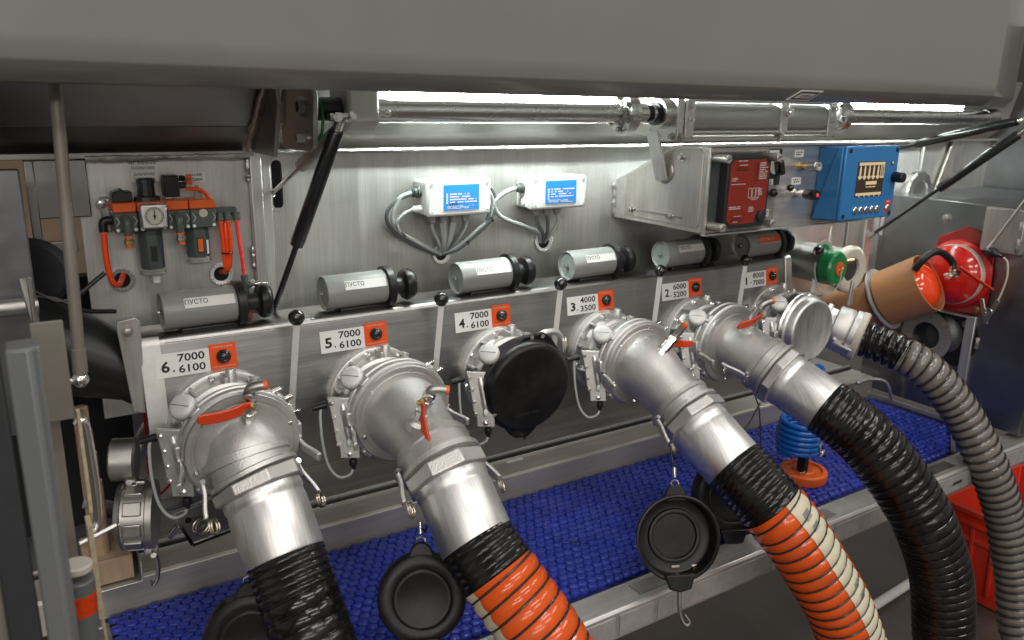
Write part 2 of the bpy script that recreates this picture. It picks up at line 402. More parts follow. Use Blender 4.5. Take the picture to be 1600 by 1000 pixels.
# gusset between bays, seen under the lid, with its weld seams
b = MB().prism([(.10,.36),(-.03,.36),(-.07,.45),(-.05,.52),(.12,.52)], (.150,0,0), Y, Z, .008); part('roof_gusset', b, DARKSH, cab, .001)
for xx, y0, z0, y1, z1 in ((.142,.10,.365,-.05,.50),(.165,.02,.385,-.06,.50)):
    b = MB(); n = 16
    pts = [(xx+random.uniform(-.001,.001), y0+(y1-y0)*k/n+random.uniform(-.001,.001), z0+(z1-z0)*k/n) for k in range(n+1)]
    b.tube(pts, [.0065+random.uniform(-.0014,.0014) for _ in range(n+1)], 8, 1); part('gusset_weld', b, WELD, cab)
# lower tray under the valves
part('tray_floor', MB().box((.90,.305,-.463), (2.8,.23,.006)), SHEETX, cab)
part('tray_riser', MB().box((.90,.424,-.29), (2.8,.006,.34)), DARKSH, cab)
part('tray_lip', MB().box((.90,.196,-.449), (2.74,.004,.022)), SHEETX, cab)
part('lip_gap_strip', MB().box((.90,.1905,-.452), (2.74,.007,.014)), BLACK, cab)  # black strip filling the gap between rail and lip
b = MB().prism([(.098,-.525),(.098,-.457),(.104,-.452),(.187,-.452),(.187,-.525)], (-.44,0,0), Y, Z, 2.72); part('rear_rail', b, RAILM, cab, .0015)
part('rail_tag', MB().box((.80,.165,-.4508), (.05,.010,.002)), PAPER, cab)
part('mat_pan', MB().box((.92,-.124,-.533), (2.72,.448,.008)), DARKSH, cab)
b = MB().prism([(-.348,-.575),(-.348,-.513),(-.353,-.509),(-.414,-.509),(-.420,-.515),(-.420,-.575)], (-.44,0,0), Y, Z, 3.6); fr = part('front_rail', b, SHEETX, cab, .0015)
for k, (x0, l) in enumerate(((.30,.36),(.672,.09),(.774,.34),(1.126,.22),(1.358,.34),(1.71,.30),(2.022,.30))):
    part('tape_strip', MB().box((x0+l/2,-.4212,-.545), (l,.0016,.046)), TAPE, fr)
for x0 in (.74,1.16,1.70):
    part('wear_strip', MB().box((x0+.11,-.384,-.5076), (.22,.036,.0025)), DULL, fr)
for x0 in (1.9,2.16,2.42):
    part('rail_slot', MB().prism(stadium(.010,.05), (x0,-.4215,-.545), Z, -X, .001), DULL, fr)
# right end box with frame strip
part('end_box', MB().box((2.57,-.125,-.155), (.60,.55,.68)), ENDM, cab, .003)
part('end_frame', MB().box((2.264,-.205,-.31), (.012,.030,.30)), SHEET, cab, .002)
part('end_shelf', MB().box((2.256,-.115,-.162), (.03,.19,.004)), SHEET, cab, .001)
part('mat_border', MB().bar((2.255,.10,-.512), (2.255,-.20,-.512), .014, .014), SHEET, cab, .001)
part('mat_border', MB().bar((2.253,-.205,-.514), (2.02,-.338,-.514), .012, .012), DULL, cab, .001)
part('mat_border', MB().tube([(2.12,.06,-.44),(2.17,.05,-.43),(2.22,.02,-.44),(2.24,.0,-.50)], .006, 8), DULL, cab)
part('end_wall', MB().box((2.90,-.1,.35), (.01,.6,.8)), ENDM, cab)
part('wall_rib', MB().box((2.27,.142,.20), (.012,.012,.31)), SHEET, cab, .001)
part('wall_rib', MB().box((2.45,.143,.24), (.010,.010,.23)), SHEET, cab, .001)
part('wall_rib', MB().prism([(0,0),(.07,0),(.16,.24),(.10,.24)], (2.52,.143,.115), X, Z, .008), WORN, cab, .001)
# door stop box on the end wall
part('stop_box', MB().box((2.252,-.262,.118), (.03,.115,.13)), SHEET, cab, .003)
for yy, zz in ((-.312,.13),(-.314,.08)):
    part('stop_weld', MB().tube([(2.235,yy,zz-.02),(2.232,yy-.002,zz),(2.235,yy,zz+.02)], .006, 8), WELD, cab)
part('stop_weld', MB().tube([(2.266,-.232,-.225),(2.262,-.235,-.24),(2.266,-.232,-.258)], .006, 8), WELD, cab)
for p in ((2.269,-.075,.13),(2.269,-.19,-.19)):
    part('bolt', MB().bolt(p, -X, .010, .010), DULL, cab)
# upright strip that carries the right gas strut
b = MB().box((2.005,.02,.03), (.036,.006,.28)); b.box((2.005,.085,.14), (.034,.124,.006)); part('strut_post', b, SHEET, cab, .001)
part('wall_patch', MB().prism([(0,0),(.16,0),(.16,.05),(.05,.16),(0,.16)], (2.08,.146,-.02), X, Z, .006), WORN, cab, .001)
part('port_and_shadow', MB().ring((2.275,-.075,-.255), -X, .085, .045, .022), TURN, cab)
part('port_and_shadow', MB().ring((2.271,-.125,-.240), -X, .108, .06, .004), BLACKP, cab)  # flat black ring painted as the shadow of the flange ring
part('port_and_shadow', MB().cyl((2.272,-.075,-.255), (2.268,-.075,-.255), .045), DKGREY2, cab)
# left end of the cabinet
b = MB().box((-.33,-.03,.14), (.19,.008,.42)); part('end_plate', b, ENDM, cab, .003)
b = MB().box((-.205,.145,.20), (.10,.02,.02)); b.box((-.215,.145,.27), (.015,.02,.16)); b.box((-.17,.146,.30), (.085,.012,.10)); part('end_frame', b, DARKSH, cab, .002)
part('end_pipe', MB().cyl((-.36,-.06,.145), (-.235,-.06,.145), .013), DULL, cab)
b = MB().tube([(-.252,-.12,.20),(-.243,-.13,.12),(-.238,-.14,.02),(-.236,-.14,-.08)], .006, 8); part('end_handle', b, DULL, cab)
b = MB().prism([(-.02,-.16),(.02,-.16),(.03,0),(.02,.12),(-.01,.16)], (-.2495,-.20,.06), Y, Z, .006); part('end_bracket', b, DARKSH, cab, .002)
part('end_bracket', MB().box((-.241,-.40,.138), (.034,.004,.125)), BEIGE, cab, .001)
part('end_bracket', MB().box((-.2505,-.37,-.05), (.022,.004,.25)), BEIGE, cab, .001)
# front corner post, close to the camera
b = MB().prism([(-.286,-.615),(-.266,-.620),(-.2575,-.612),(-.2575,-.58),(-.286,-.58)], (0,0,-.62), X, Y, .85); part('corner_post', b, POSTP, cab, .003)
part('corner_post', MB().box((-.304,-.600,-.2), (.028,.03,1.0)), DKGREY2, cab, .003)
part('corner_post', MB().box((-.332,-.59,-.2), (.03,.03,1.3)), BEIGE, cab, .003)
b = MB().box((-.226,-.43,-.16), (.006,.03,.22)); part('strap', b, STRAP, cab)
b = MB().box((-.218,-.36,.0), (.004,.016,.14)); part('strap', b, STRAP, cab)
b = MB().tube([(-.219,-.33,.04),(-.214,-.33,.045),(-.209,-.33,.03),(-.207,-.33,-.05),(-.209,-.33,-.10),(-.216,-.335,-.115)], .006, 10); part('grab_handle', b, CHROME, cab)

# roller with reflector by the post
t = thing('marker_lamp', 'short grey cylinder with bright orange reflector band by the corner post', 'marker', (-.25,-.5,-.17))
part('body', MB().cyl((-.251,-.5,-.165), (-.248,-.5,-.085), .0175, n=24), POSTP, t, .002)
part('reflector', MB().cyl((-.2497,-.5,-.128), (-.2488,-.5,-.102), .0181, n=24), REFR, t)
part('top_cap', MB().cyl((-.248,-.5,-.075), (-.2477,-.5,-.065), .0170, n=24), CLAMPW, t, .002)
part('bracket', MB().box((-.235,-.495,-.18), (.012,.02,.05)), DULL, t, .001)

# black tapered duct left of the beam
t = thing('air_duct', 'black tapered plastic duct at the left end of the valve beam', 'duct', (-.2,.06,-.1))
b = MB().rev((-.42,.12,.13), (.36,-.06,-.17), [(0,.10),(.16,.095),(.36,.055),(.38,.058),(.40,.058)], 20); part('duct', b, BLACKP, t)
b = MB().rev((-.235,.06,.17), (.2,.9,.1), [(0,.05),(.012,.06),(.02,.045)], 24); part('rim', b, DKGREY2, t)
solo('recess_shade', MB().box((-.29,.33,-.155), (.42,.04,.53)), VOID, 'black sheet painted as the shade in the recess beside the duct', 'plate', (-.29,.33,-.42))  # black sheet stands in for the unlit depth of the recess
for k, pts in enumerate(([(-.29,.0,.21),(-.23,.0,.15),(-.19,.0,.135),(-.13,.02,.17)], [(-.26,.0,.15),(-.21,.0,.14),(-.17,.0,.115),(-.12,.03,.10)])):
    solo('black_cable', MB().tube(pts, .004, 8), BLACKP, ['black cable rising to the right above the duct','black cable drooping to the right over the duct'][k], 'cable', (-.2,0,.1))

# ---------------------------------------------------------------- lid
lid = thing('cabinet_lid', 'long glossy grey lid raised above the whole cabinet', 'lid', (.6,-.3,.5))
prof = [(-.312,1.5),(-.302,.53),(-.3005,.501),(-.2985,.4975),(-.276,.4740),(-.271,.472),(-.230,.474),(-.230,.50),(-.27,.53),(-.285,1.5)]
b = MB(); n = len(prof); vs = []; fs = []
for x, dy in ((-1.2,0),(1.985,0),(2.0,.003),(2.20,.085),(2.7,.30)): vs += [(x,y+dy,z) for y, z in prof]
for i in range(4):
    for k in range(n):
        k2 = (k+1) % n; fs.append((i*n+k, (i+1)*n+k, (i+1)*n+k2, i*n+k2))
fs.append(tuple(range(n))); fs.append(tuple(reversed(range(4*n, 5*n))))
b.add(vs, fs); part('panel', b, LIDP, lid)
# sticker on the lower flange: white outline, black outline, the word OPEN
fo = V((1.235,-.2873,.48575)); fu = X; fvv = V((0,-.0225,.0235)).normalized()
def par(w_, h_, sk): return [(-w_/2-sk/2,-h_/2),(w_/2-sk/2,-h_/2),(w_/2+sk/2,h_/2),(-w_/2+sk/2,h_/2)]
st = part('sticker', MB().prism(par(.074,.028,.024), fo-fvv*.000, fu, fvv, .0012), PAPER, lid)
part('sticker_border', MB().prism(par(.062,.021,.019), fo, fu, fvv, .0018), INK, st)
part('sticker_field', MB().prism(par(.050,.013,.013), fo, fu, fvv, .0023), PAPER, st)
part('lettering', text_mb('OPEN', fo-fu*.018-fvv*.004, fu, fvv, .036, .008, ext=.0029), INK, st)

# LED lamp under the lid
for k, (x0, x1) in enumerate(((.40,1.02),(1.08,2.45))):
    t = thing('led_strip_lamp', ['bright LED strip lamp behind the left torque tube','bright LED strip lamp behind the air cylinder and right tube'][k], 'lamp', ((x0+x1)/2,.03,.47), 'LED lamps under the lid')
    part('housing', MB().box(((x0+x1)/2,.032,.4955), (x1-x0,.03,.020)), SHEETX, t, .001)
    part('diffuser', MB().box(((x0+x1)/2,.032,.4775), (x1-x0-.01,.020,.015)), LED, t, .003)
def scribble(o, u, v, w_, h_, rows, seed=1, dens=.8):
    rnd = random.Random(seed); o, u, v = V(o), V(u).normalized(), V(v).normalized(); mb = MB()
    for r_ in range(rows):
        yy = h_*(1-(r_+.75)/rows); x = 0; lim = w_*rnd.uniform(.65,1)
        while x < lim:
            l = rnd.uniform(.03,.09)*w_
            if rnd.random() < dens: mb.prism([(x,yy),(min(x+l*.8,lim),yy),(min(x+l*.8,lim),yy+h_/rows*.5),(x,yy+h_/rows*.5)], o, u, v, .0002)
            x += l
    return mb
# ================================================================ torque tubes and air cylinder under the lid
TZ = .440
t = thing('torque_tube', 'bright aluminium torque tube left of the air cylinder with bolted end flange', 'tube', (.66,0,TZ), 'torque tubes')
part('tube', MB().cyl((.345,0,TZ), (.965,0,TZ), .0215, n=32), TURN, t)
b = MB()
for k in range(22):
    a = 2*math.pi*k/22; b.ball((.958+random.uniform(-.002,.002), .0225*math.cos(a), TZ+.0225*math.sin(a)), .0052, 8, 6)
part('weld', b, WELD, t)
part('flange', MB().rev((.962,0,TZ), X, [(0,.043),(.002,.045),(.013,.045),(.014,.044),(.0145,.046),(.026,.046),(.028,.044)], 36), TURN, t)
for k in range(6):
    a = 2*math.pi*(k+.4)/6
    part('bolt', MB().bolt((.962, .035*math.cos(a), TZ+.035*math.sin(a)), -X, .0058, .012), DULL, t)
t = thing('torque_tube', 'aluminium torque tube right of the air cylinder under the lid', 'tube', (2.1,0,TZ), 'torque tubes')
part('tube', MB().cyl((1.765,0,TZ), (2.58,0,TZ), .0215, n=32), TURN, t)
part('flange', MB().rev((1.732,0,TZ), X, [(0,.030),(.008,.042),(.010,.044),(.024,.044),(.026,.042),(.0265,.045),(.036,.045)], 36), TURN, t)
part('end_sleeve', MB().rev((2.535,0,TZ), X, [(0,.0225),(.01,.027),(.06,.027)], 28), DULL, t)
for k in range(6):
    a = 2*math.pi*(k+.2)/6
    part('bolt', MB().bolt((1.733, .036*math.cos(a), TZ+.036*math.sin(a)), -X, .0052, .011), DULL, t)
t = thing('air_cylinder', 'grey pneumatic cylinder clamped between the two torque tubes', 'cylinder', (1.4,0,TZ))
part('barrel', MB().cyl((1.145,-.005,.432), (1.665,-.005,.432), .037, n=40), GREYM, t)
part('tie_rod', MB().cyl((1.14,-.036,.398), (1.67,-.036,.398), .0055, n=12), CHROME, t)
part('tie_rod', MB().cyl((1.14,-.030,.474), (1.67,-.030,.474), .0055, n=12), CHROME, t)
for x0, x1 in ((1.122,1.152),(1.655,1.688)):
    e = part('end_block', MB().box(((x0+x1)/2,-.004,.428), (x1-x0,.088,.088)), TURN, t, .003)
    for zz in (.458,.428):
        part('nut', MB().hexnut(((x0+x1)/2,-.048,zz), -Y, .0085, .008), CHROME, e)
m_ = part('mid_clamp', MB().box((1.478,-.008,.434), (.030,.078,.080)), TURN, t, .004)
part('nut', MB().hexnut((1.478,-.047,.448), -Y, .0135, .014), CHROME, m_)
part('clamp_leg', MB().bar((1.478,-.038,.40), (1.462,-.038,.376), .026, .006), TURN, m_, .001)
part('base_channel', MB().box((1.41,.0,.381), (.58,.075,.010)), SHEETX, t, .002)
b = MB().prism([(-.048,.377),(.048,.377),(.048,.478),(.02,.484),(-.048,.484)], (1.096,0,0), Y, Z, .022); pl = part('bearing_plate', b, TURN, t, .003)
for yy, zz in ((-.036,.389),(.036,.389)):
    part('bolt', MB().bolt((1.096,yy,zz), -X, .006, .012), DULL, pl)
part('bolt', MB().bolt((1.108,-.048,.389), -Y, .006, .012), DULL, pl)
b = MB().ring((1.072,0,TZ), X, .036, .0255, .024); part('bearing_ring', b, TURN, pl)
part('seal', MB().ring((1.064,0,TZ), X, .0265, .0205, .014), BLACK, pl)
part('shaft', MB().rev((.990,0,TZ), X, [(0,.018),(.014,.018),(.015,.0225),(.042,.0225),(.044,.0205),(.10,.0205)], 28), CHROME, t)
part('shaft_collar', MB().cyl((1.036,0,TZ), (1.050,0,TZ), .0215, n=28), BLACK, t)
# strap from cylinder bracket down to control box
t = thing('bracket_strap', 'bright flat bar strap welded from the cylinder bracket to the control box', 'strap', (1.06,-.03,.29))
part('strap', MB().bar((1.045,-.02,.400), (1.071,-.035,.288), .036, .008, hint=(1,0,.2)), SHEET, t, .001)
part('weld', MB().tube([(1.077,-.058,.325),(1.0775,-.060,.31),(1.0775,-.058,.297),(1.077,-.045,.286),(1.077,-.03,.283)], [.003,.0055,.0045,.0055,.003], 8, 4), WELD, t)

# left lid hinge bracket
t = thing('hinge_bracket', 'dark steel hinge bracket with clevis at the left end of the torque tube', 'bracket', (.25,.03,.37))
b = MB().prism([(.10,.368),(-.055,.368),(-.072,.378),(-.085,.46),(-.07,.52),(.10,.52)], (.208,0,0), Y, Z, .009); pl = part('side_plate', b, DARKSH, t, .002)
part('bolt', MB().bolt((.208,-.045,.392), -X, .007, .020), DULL, pl)
part('bushing', MB().ring((.2085,-.02,.445), -X, .019, .010, .008), DULL, pl)
part('axle', MB().cyl((.217,-.01,.442), (.285,-.01,.442), .021), BLACKP, t)
b = MB().prism([(-.05,.415),(-.035,.405),(.03,.405),(.045,.42),(.045,.49),(-.05,.49)], (.283,0,0), Y, Z, .064); part('clevis', b, GREYM, t, .008)
part('clevis_pin', MB().cyl((.246,-.056,.428), (.284,-.054,.430), .007), CHROME, t)
part('nut', MB().hexnut((.258,-.062,.429), -Y, .009, .006), CHROME, t)
part('grease_nipple', MB().rev((.347,-.03,.436), (1,-.3,0), [(0,.008),(.008,.008),(.009,.005),(.016,.005),(.017,.007),(.024,.006),(.027,.003)], 10), CHROME, t)
part('earth_wire', MB().tube([(.232,-.02,.48),(.240,-.035,.44),(.238,-.04,.405),(.231,-.03,.385)], .003, 6), GREEN, t)

# gas struts
def gas_strut(name, label, top, foot, frac, r1, r2, m1, m2, grp):
    top, foot = V(top), V(foot); d = foot-top; mid = top+d*frac; mid2 = top+d*(frac+.012)
    t = thing(name, label, 'gas strut', tuple(foot), grp)
    part('cylinder', MB().rev(top+d*.03, d, [(0,r1*.8),(.004,r1),(d.length*(frac-.03)-.012,r1),(d.length*(frac-.03)-.008,r1*.93),(d.length*(frac-.03)-.002,r1*.93),(d.length*(frac-.03),r1*.7)], 24), m1, t)
    part('rod', MB().cyl(mid, foot, r2, n=14), m2, t)
    part('ball_socket', MB().cyl(top-d.normalized()*.004, top+d*.035, r1*.62, n=14), CHROME, t)
    part('ball_socket', MB().cyl(foot-d*.04, foot+d.normalized()*.006, r2*1.5, n=14), DULL, t)
    return t
gas_strut('gas_strut', 'black gas strut slanting down in front of the wall behind canister 6 knob', (.262,-.062,.418), (.165,.098,.034), .60, .0135, .0058, STRUTB, STRUTB, 'gas struts')
gas_strut('gas_strut', 'short grey gas strut passing through the slot in the back wall', (.286,-.062,.430), (.196,.165,.268), .60, .0125, .005, DULL, CHROME, 'gas struts')
gas_strut('gas_strut', 'long black gas strut running down to the upright strip right of the display', (2.075,-.35,.412), (2.010,.016,.078), .52, .0125, .005, STRUTB, STRUTB, 'gas struts')
gas_strut('gas_strut', 'upper black gas strut running behind the blue display', (2.080,-.34,.440), (2.14,.06,.338), .80, .0125, .0055, STRUTB, STRUTB, 'gas struts')
t = thing('gas_strut_stay', 'thin steel stay rod with ball ends at the right end wall', 'rod', (2.225,-.25,.05))
part('rod', MB().cyl((2.225,-.33,.245), (2.225,-.250,.085), .0045, n=12), CHROME, t)
part('ball_end', MB().rev((2.225,-.2515,.088), (0.0,.08,-.16), [(0,.006),(.02,.0065),(.024,.009),(.034,.009),(.04,.004)], 14), CHROME, t)
t = thing('left_stay_rod', 'upright worn steel stay rod with ball end left of the pneumatics unit', 'rod', (-.196,-.15,.03))
part('rod', MB().cyl((-.181,-.15,.49), (-.1945,-.15,.09), .0088, n=20), BEIGE, t)
part('socket', MB().rev((-.1942,-.15,.105), (-.0135,0,-.4), [(0,.0085),(.012,.0085),(.013,.0105),(.05,.0105),(.052,.008)], 16), BEIGE, t)
part('ball_end', MB().ball((-.197,-.153,.045), .012), CHROME, t)
part('pin', MB().cyl((-.215,-.153,.045), (-.197,-.153,.045), .006), DULL, t)

# bolt plate beside the strut foot
t = thing('strut_foot_bolt', 'small steel bolt stud at the foot of the gas strut', 'bolt', (.175,.10,.03))
part('stud', MB().cyl((.155,.11,.032), (.19,.10,.032), .006), CHROME, t)
part('nut', MB().hexnut((.172,.096,.032), -Y, .010, .008), CHROME, t)

# ================================================================ junction boxes
def junction_box(x0, x1, z0, z1, label, seed):
    t = thing('junction_box', label, 'junction box', ((x0+x1)/2,.11,z0), 'white junction boxes')
    cx, cz, w_, h_ = (x0+x1)/2, (z0+z1)/2, x1-x0, z1-z0
    part('base', MB().box((cx,.124,cz), (w_-.004,.052,h_-.004)), WHITE, t, .005)
    part('lid', MB().box((cx,.091,cz), (w_,.020,h_)), WHITE, t, .006)
    for i in (-1,1):
        for j in (-1,1):
            p = V((cx+i*(w_/2-.011), .0815, cz+j*(h_/2-.010)))
            s = part('screw', MB().rev(p, -Y, [(0,.0055),(.0012,.0055),(.0014,.0045)], 14), WHITE, t)
            part('screw_slot', MB().box(p+V((.0008,-.0017,.0005)), (.005,.0006,.0012)), INK, s)
    lx0, lx1, lz0, lz1 = x0+w_*.25, x0+w_*.80, z0+h_*.16, z0+h_*.86
    lb = part('blue_label', MB().box(((lx0+lx1)/2,.0806,(lz0+lz1)/2), (lx1-lx0,.0012,lz1-lz0)), BLUEL, t)
    lw, lh = lx1-lx0, lz1-lz0
    for k in range(5 if seed > 1 else 4):
        part('tick_box', MB().box((lx0+lw*.09,.0797,lz0+lh*(.63-.105*k)), (lw*.045,.0006,lh*.075)), PAPER, lb)
    part('print', scribble((lx0+lw*.17,.0798,lz0+lh*.27), X, Z, lw*.78, lh*.42, 4, seed), PAPER, lb)
    part('print', scribble((lx0+lw*.10,.0798,lz0+lh*.05), X, Z, lw*.82, lh*.14, 3, seed+5), PAPER, lb)
    if seed == 1: part('handwriting', text_mb('LPG', (lx0+lw*.16,.0798,lz0+lh*.19), X, Z, lw*.22, lh*.10, bold=.03, ext=.0004), INK, lb)
    return t
def gland(t, p, axis, r, m):
    part('cable_gland', MB().rev(p, axis, [(0,r*.8),(.003,r*.8),(.0035,r*1.15),(.010,r*1.15),(.0105,r*.95),(.017,r*.95),(.021,r*.6)], 12), m, t)
j1 = junction_box(.507,.668,.217,.296, 'white junction box with blue label and a ring of grey cables around it', 1)
gland(j1, (.510,.118,.268), -X, .0115, DKGREY); gland(j1, (.510,.115,.232), -X, .008, WHITE)
for k, xx in enumerate((.536,.563,.590,.620)): gland(j1, (xx,.115,.219), -Z, .0095, GREYC)
j2 = junction_box(.776,.938,.218,.295, 'white junction box with blue label and one pale cable on its left', 2)
gland(j2, (.778,.118,.267), -X, .0105, DKGREY)
part('blank_plug', MB().rev((.778,.115,.234), -X, [(0,.008),(.004,.008),(.005,.005)], 14), WHITE, j2)
for k, xx in enumerate((.815,.845,.875)): gland(j2, (xx,.115,.220), -Z, .0095, GREYC)
def wall_ring(c, r, label, loc_n, mt=WHITE):
    t = thing('cable_bushing', label, 'bushing', c)
    part('collar', MB().ring(V(c)+V((0,-.001,0)), -Y, r*1.28, r*.88, .004, 32), mt, t)
    b = MB()
    for k in range(20):
        a = 2*math.pi*k/20; b.box(V(c)+V((math.cos(a)*r*1.2,-.005,math.sin(a)*r*1.2)), (.0045,.006,.0045), (V((math.cos(a),0,math.sin(a))), Y, V((-math.sin(a),0,math.cos(a)))))
    part('teeth', b, mt, t, .0008)
    part('hole', MB().cyl(V(c)+V((0,-.0012,0)), V(c)+V((0,.004,0)), r*.9, n=24), VOID, t)
wall_ring((.575,.149,.122), .017, 'white toothed wall bushing below the junction box with the ring of cables', 0)
wall_ring((.861,.149,.129), .019, 'white toothed wall bushing below the junction box with one pale cable', 0)
c1 = (.575,.135,.124)
def cable(pts, r, m, label, grp='cables of the junction boxes'):
    p0 = pts[0]; solo('cable', MB().tube(pts, r, 10, 6), m, label, 'cable', tuple(p0), grp)
cable([(.489,.118,.268),(.462,.120,.257),(.446,.122,.222),(.455,.124,.19),(.50,.126,.16),(.545,.13,.135),(.573,.145,.122)], .0048, CABLE, 'thick grey cable looping left from the first junction box to its bushing')
cable([(.489,.116,.266),(.452,.122,.25),(.433,.126,.222),(.448,.13,.187),(.495,.132,.155),(.545,.135,.130),(.573,.149,.120)], .0042, CABLED, 'dark cable looping left beside the thick grey one')
cable([(.490,.114,.232),(.468,.112,.224),(.452,.116,.205),(.462,.12,.183)], .0042, CABLE, 'thin grey cable bending down from the white gland')
cable([(.668,.115,.272),(.690,.118,.268),(.704,.12,.235),(.690,.122,.195),(.650,.126,.160),(.61,.13,.133),(.578,.145,.122)], .0045, CABLED, 'outer dark cable looping right from the first junction box')
cable([(.668,.112,.270),(.684,.115,.262),(.695,.117,.233),(.682,.119,.198),(.645,.122,.167),(.605,.128,.138),(.578,.143,.126)], .0042, CABLE, 'middle grey cable looping right from the first junction box')
cable([(.668,.110,.240),(.682,.113,.232),(.685,.115,.215),(.678,.117,.197)], .0042, CABLED, 'short dark cable joining the right loop')
for k, (xx, m) in enumerate(((.536,CABLE),(.559,CABLE),(.567,CABLE),(.587,CABLE),(.593,CABLE),(.617,CABLED),(.624,CABLE))):
    cable([(xx,.115,.205),(xx+(.002 if xx<.575 else -.002),.116,.185),(.575+(xx-.575)*.45,.122,.150),(.575+(xx-.575)*.12,.146,.124)], .0040, m, 'short grey cable fanning down from the box to the bushing')
for k, p in enumerate(((.690,.119,.20),(.470,.126,.178),(.63,.128,.149))):
    solo('cable_tie', MB().torus(p, (.7,0,.7), .0085, .0016, 16, 6), BLACKP, ['black cable tie high on the dark right cable loop','black cable tie on the thick left cable loop','black cable tie low on the dark right cable loop'][k], 'cable tie', p, 'cable ties of the junction boxes')
cable([(.757,.118,.267),(.726,.116,.258),(.700,.118,.236),(.712,.12,.208),(.745,.12,.190),(.785,.12,.176),(.828,.124,.158),(.850,.145,.130)], .0055, CABLE, 'pale thick cable swinging left from the second junction box')
for k, (xx, m) in enumerate(((.815,CABLED),(.845,CABLED),(.875,CABLE))):
    cable([(xx,.115,.205),(xx+.006,.116,.18),(.861+(xx-.861)*.4,.124,.152),(.861+(xx-.861)*.15,.147,.128)], .0048, m, ['dark cable from the gland nearest the pale cable of the second box','dark cable from the middle gland of the second junction box','light grey cable from the third gland of the second junction box'][k])

# ================================================================ control box
FY = -.164
t = thing('control_box', 'brushed steel control box mounted on brackets under the air cylinder', 'control box', (1.4,0,.17))
prof = [(.148,.176),(FY,.176),(FY,.372),(-.07,.372),(.148,.272)]
part('housing', MB().prism(prof, (1.082,0,0), Y, Z, .64), SHEETX, t, .003)
sp = part('side_plate', MB().prism([(.10,.188),(-.148,.188),(-.155,.195),(-.155,.355),(-.148,.364),(-.085,.364),(-.07,.360),(.10,.287)], (1.0818,0,0), Y, Z, -.0035), WORN, t, .001)
part('slot', MB().prism(stadium(.005,.20), (1.0776,-.005,.206), Z, Y, .0006), CHROME, sp)
for yy, zz in ((.075,.206),(-.065,.206),(-.092,.345)):
    part('bolt', MB().bolt((1.078,yy,zz), -X, .0062, .012), CHROME, sp)
part('top_flange', MB().box((1.40,FY-.004,.374), (.66,.016,.004)), SHEETX, t, .001)
part('front_rim', MB().box((1.40,FY-.005,.174), (.64,.012,.004)), SHEETX, t, .001)
part('front_rim', MB().box((1.084,FY-.004,.274), (.006,.010,.196)), SHEETX, t, .001)
b = MB().tube([(1.080,.146,.18+.011*k) for k in range(9)], [.004,.006,.0045,.0062,.0048,.006,.0045,.006,.004], 8, 2); part('weld', b, WELD, t)
# red controller module with clear cover
t = thing('controller_module', 'red faced electronic module under a clear screwed cover', 'controller', (1.18,-.18,.185))
part('gasket', MB().box((1.180,-.167,.272), (.186,.006,.170)), DKGREY, t, .004)
part('body', MB().prism([(-.070,-.072),(-.058,-.082),(.062,-.082),(.074,-.070),(.074,.068),(.062,.080),(-.058,.080),(-.070,.070)], (1.188,-.170,.272), X, Z, .024), DKGREY2, t, .002)
rp = part('face', MB().prism([(-.062,-.064),(-.050,-.074),(.030,-.074),(.030,-.062),(.042,-.046),(.066,-.046),(.066,.058),(.054,.072),(-.050,.072),(-.062,.060)], (1.188,-.1945,.272), X, Z, .0012), MODR, t)
part('print', scribble((1.205,-.1961,.30), X, Z, .0, .0, 1, 3), PAPER, rp) if False else None
for (x0, z0, w_, h_, rows, sd) in ((1.150,.3395,.03,.004,1,2),(1.155,.330,.035,.004,1,3),(1.222,.298,.028,.040,8,4),(1.132,.296,.022,.009,3,5),(1.132,.288,.05,.003,1,6),(1.130,.232,.050,.008,2,7),(1.196,.224,.020,.013,4,8),(1.222,.262,.018,.016,5,9),(1.148,.215,.032,.003,1,10),(1.146,.202,.02,.0035,1,11),(1.200,.251,.03,.004,2,12)):
    part('print', scribble((x0,-.1961,z0), X, Z, w_, h_, rows, sd, .9), PAPER, rp)
for k in range(3):
    b = MB(); x0 = 1.196+.013*k
    for (cx, cz, dx, dz) in ((0,.011,.010,.001),(0,-.011,.010,.001),(-.005,0,.001,.022),(.005,0,.001,.022)): b.box((x0+cx,-.1962,.268+cz), (dx,.0006,dz))
    part('window_outline', b, PAPER, rp)
b = MB()
for r_ in range(8): b.box((1.214,-.1963,.3345-.0056*r_), (.003,.0008,.003)); b.box((1.206,-.1963,.3345-.0056*r_), (.002,.0008,.002))
for r_ in range(9):
    for q in range(2): b.box((1.146+.0045*r_,-.1963,.326-.005*q), (.0016,.0008,.0024)); b.box((1.142+.0045*r_,-.1963,.211-.005*q), (.0016,.0008,.0024))
part('indicator_dots', b, INK, rp)
part('round_button', MB().rev((1.240,-.194,.213), -Y, [(0,.013),(.006,.013),(.008,.010)], 20), DKGREY2, t)
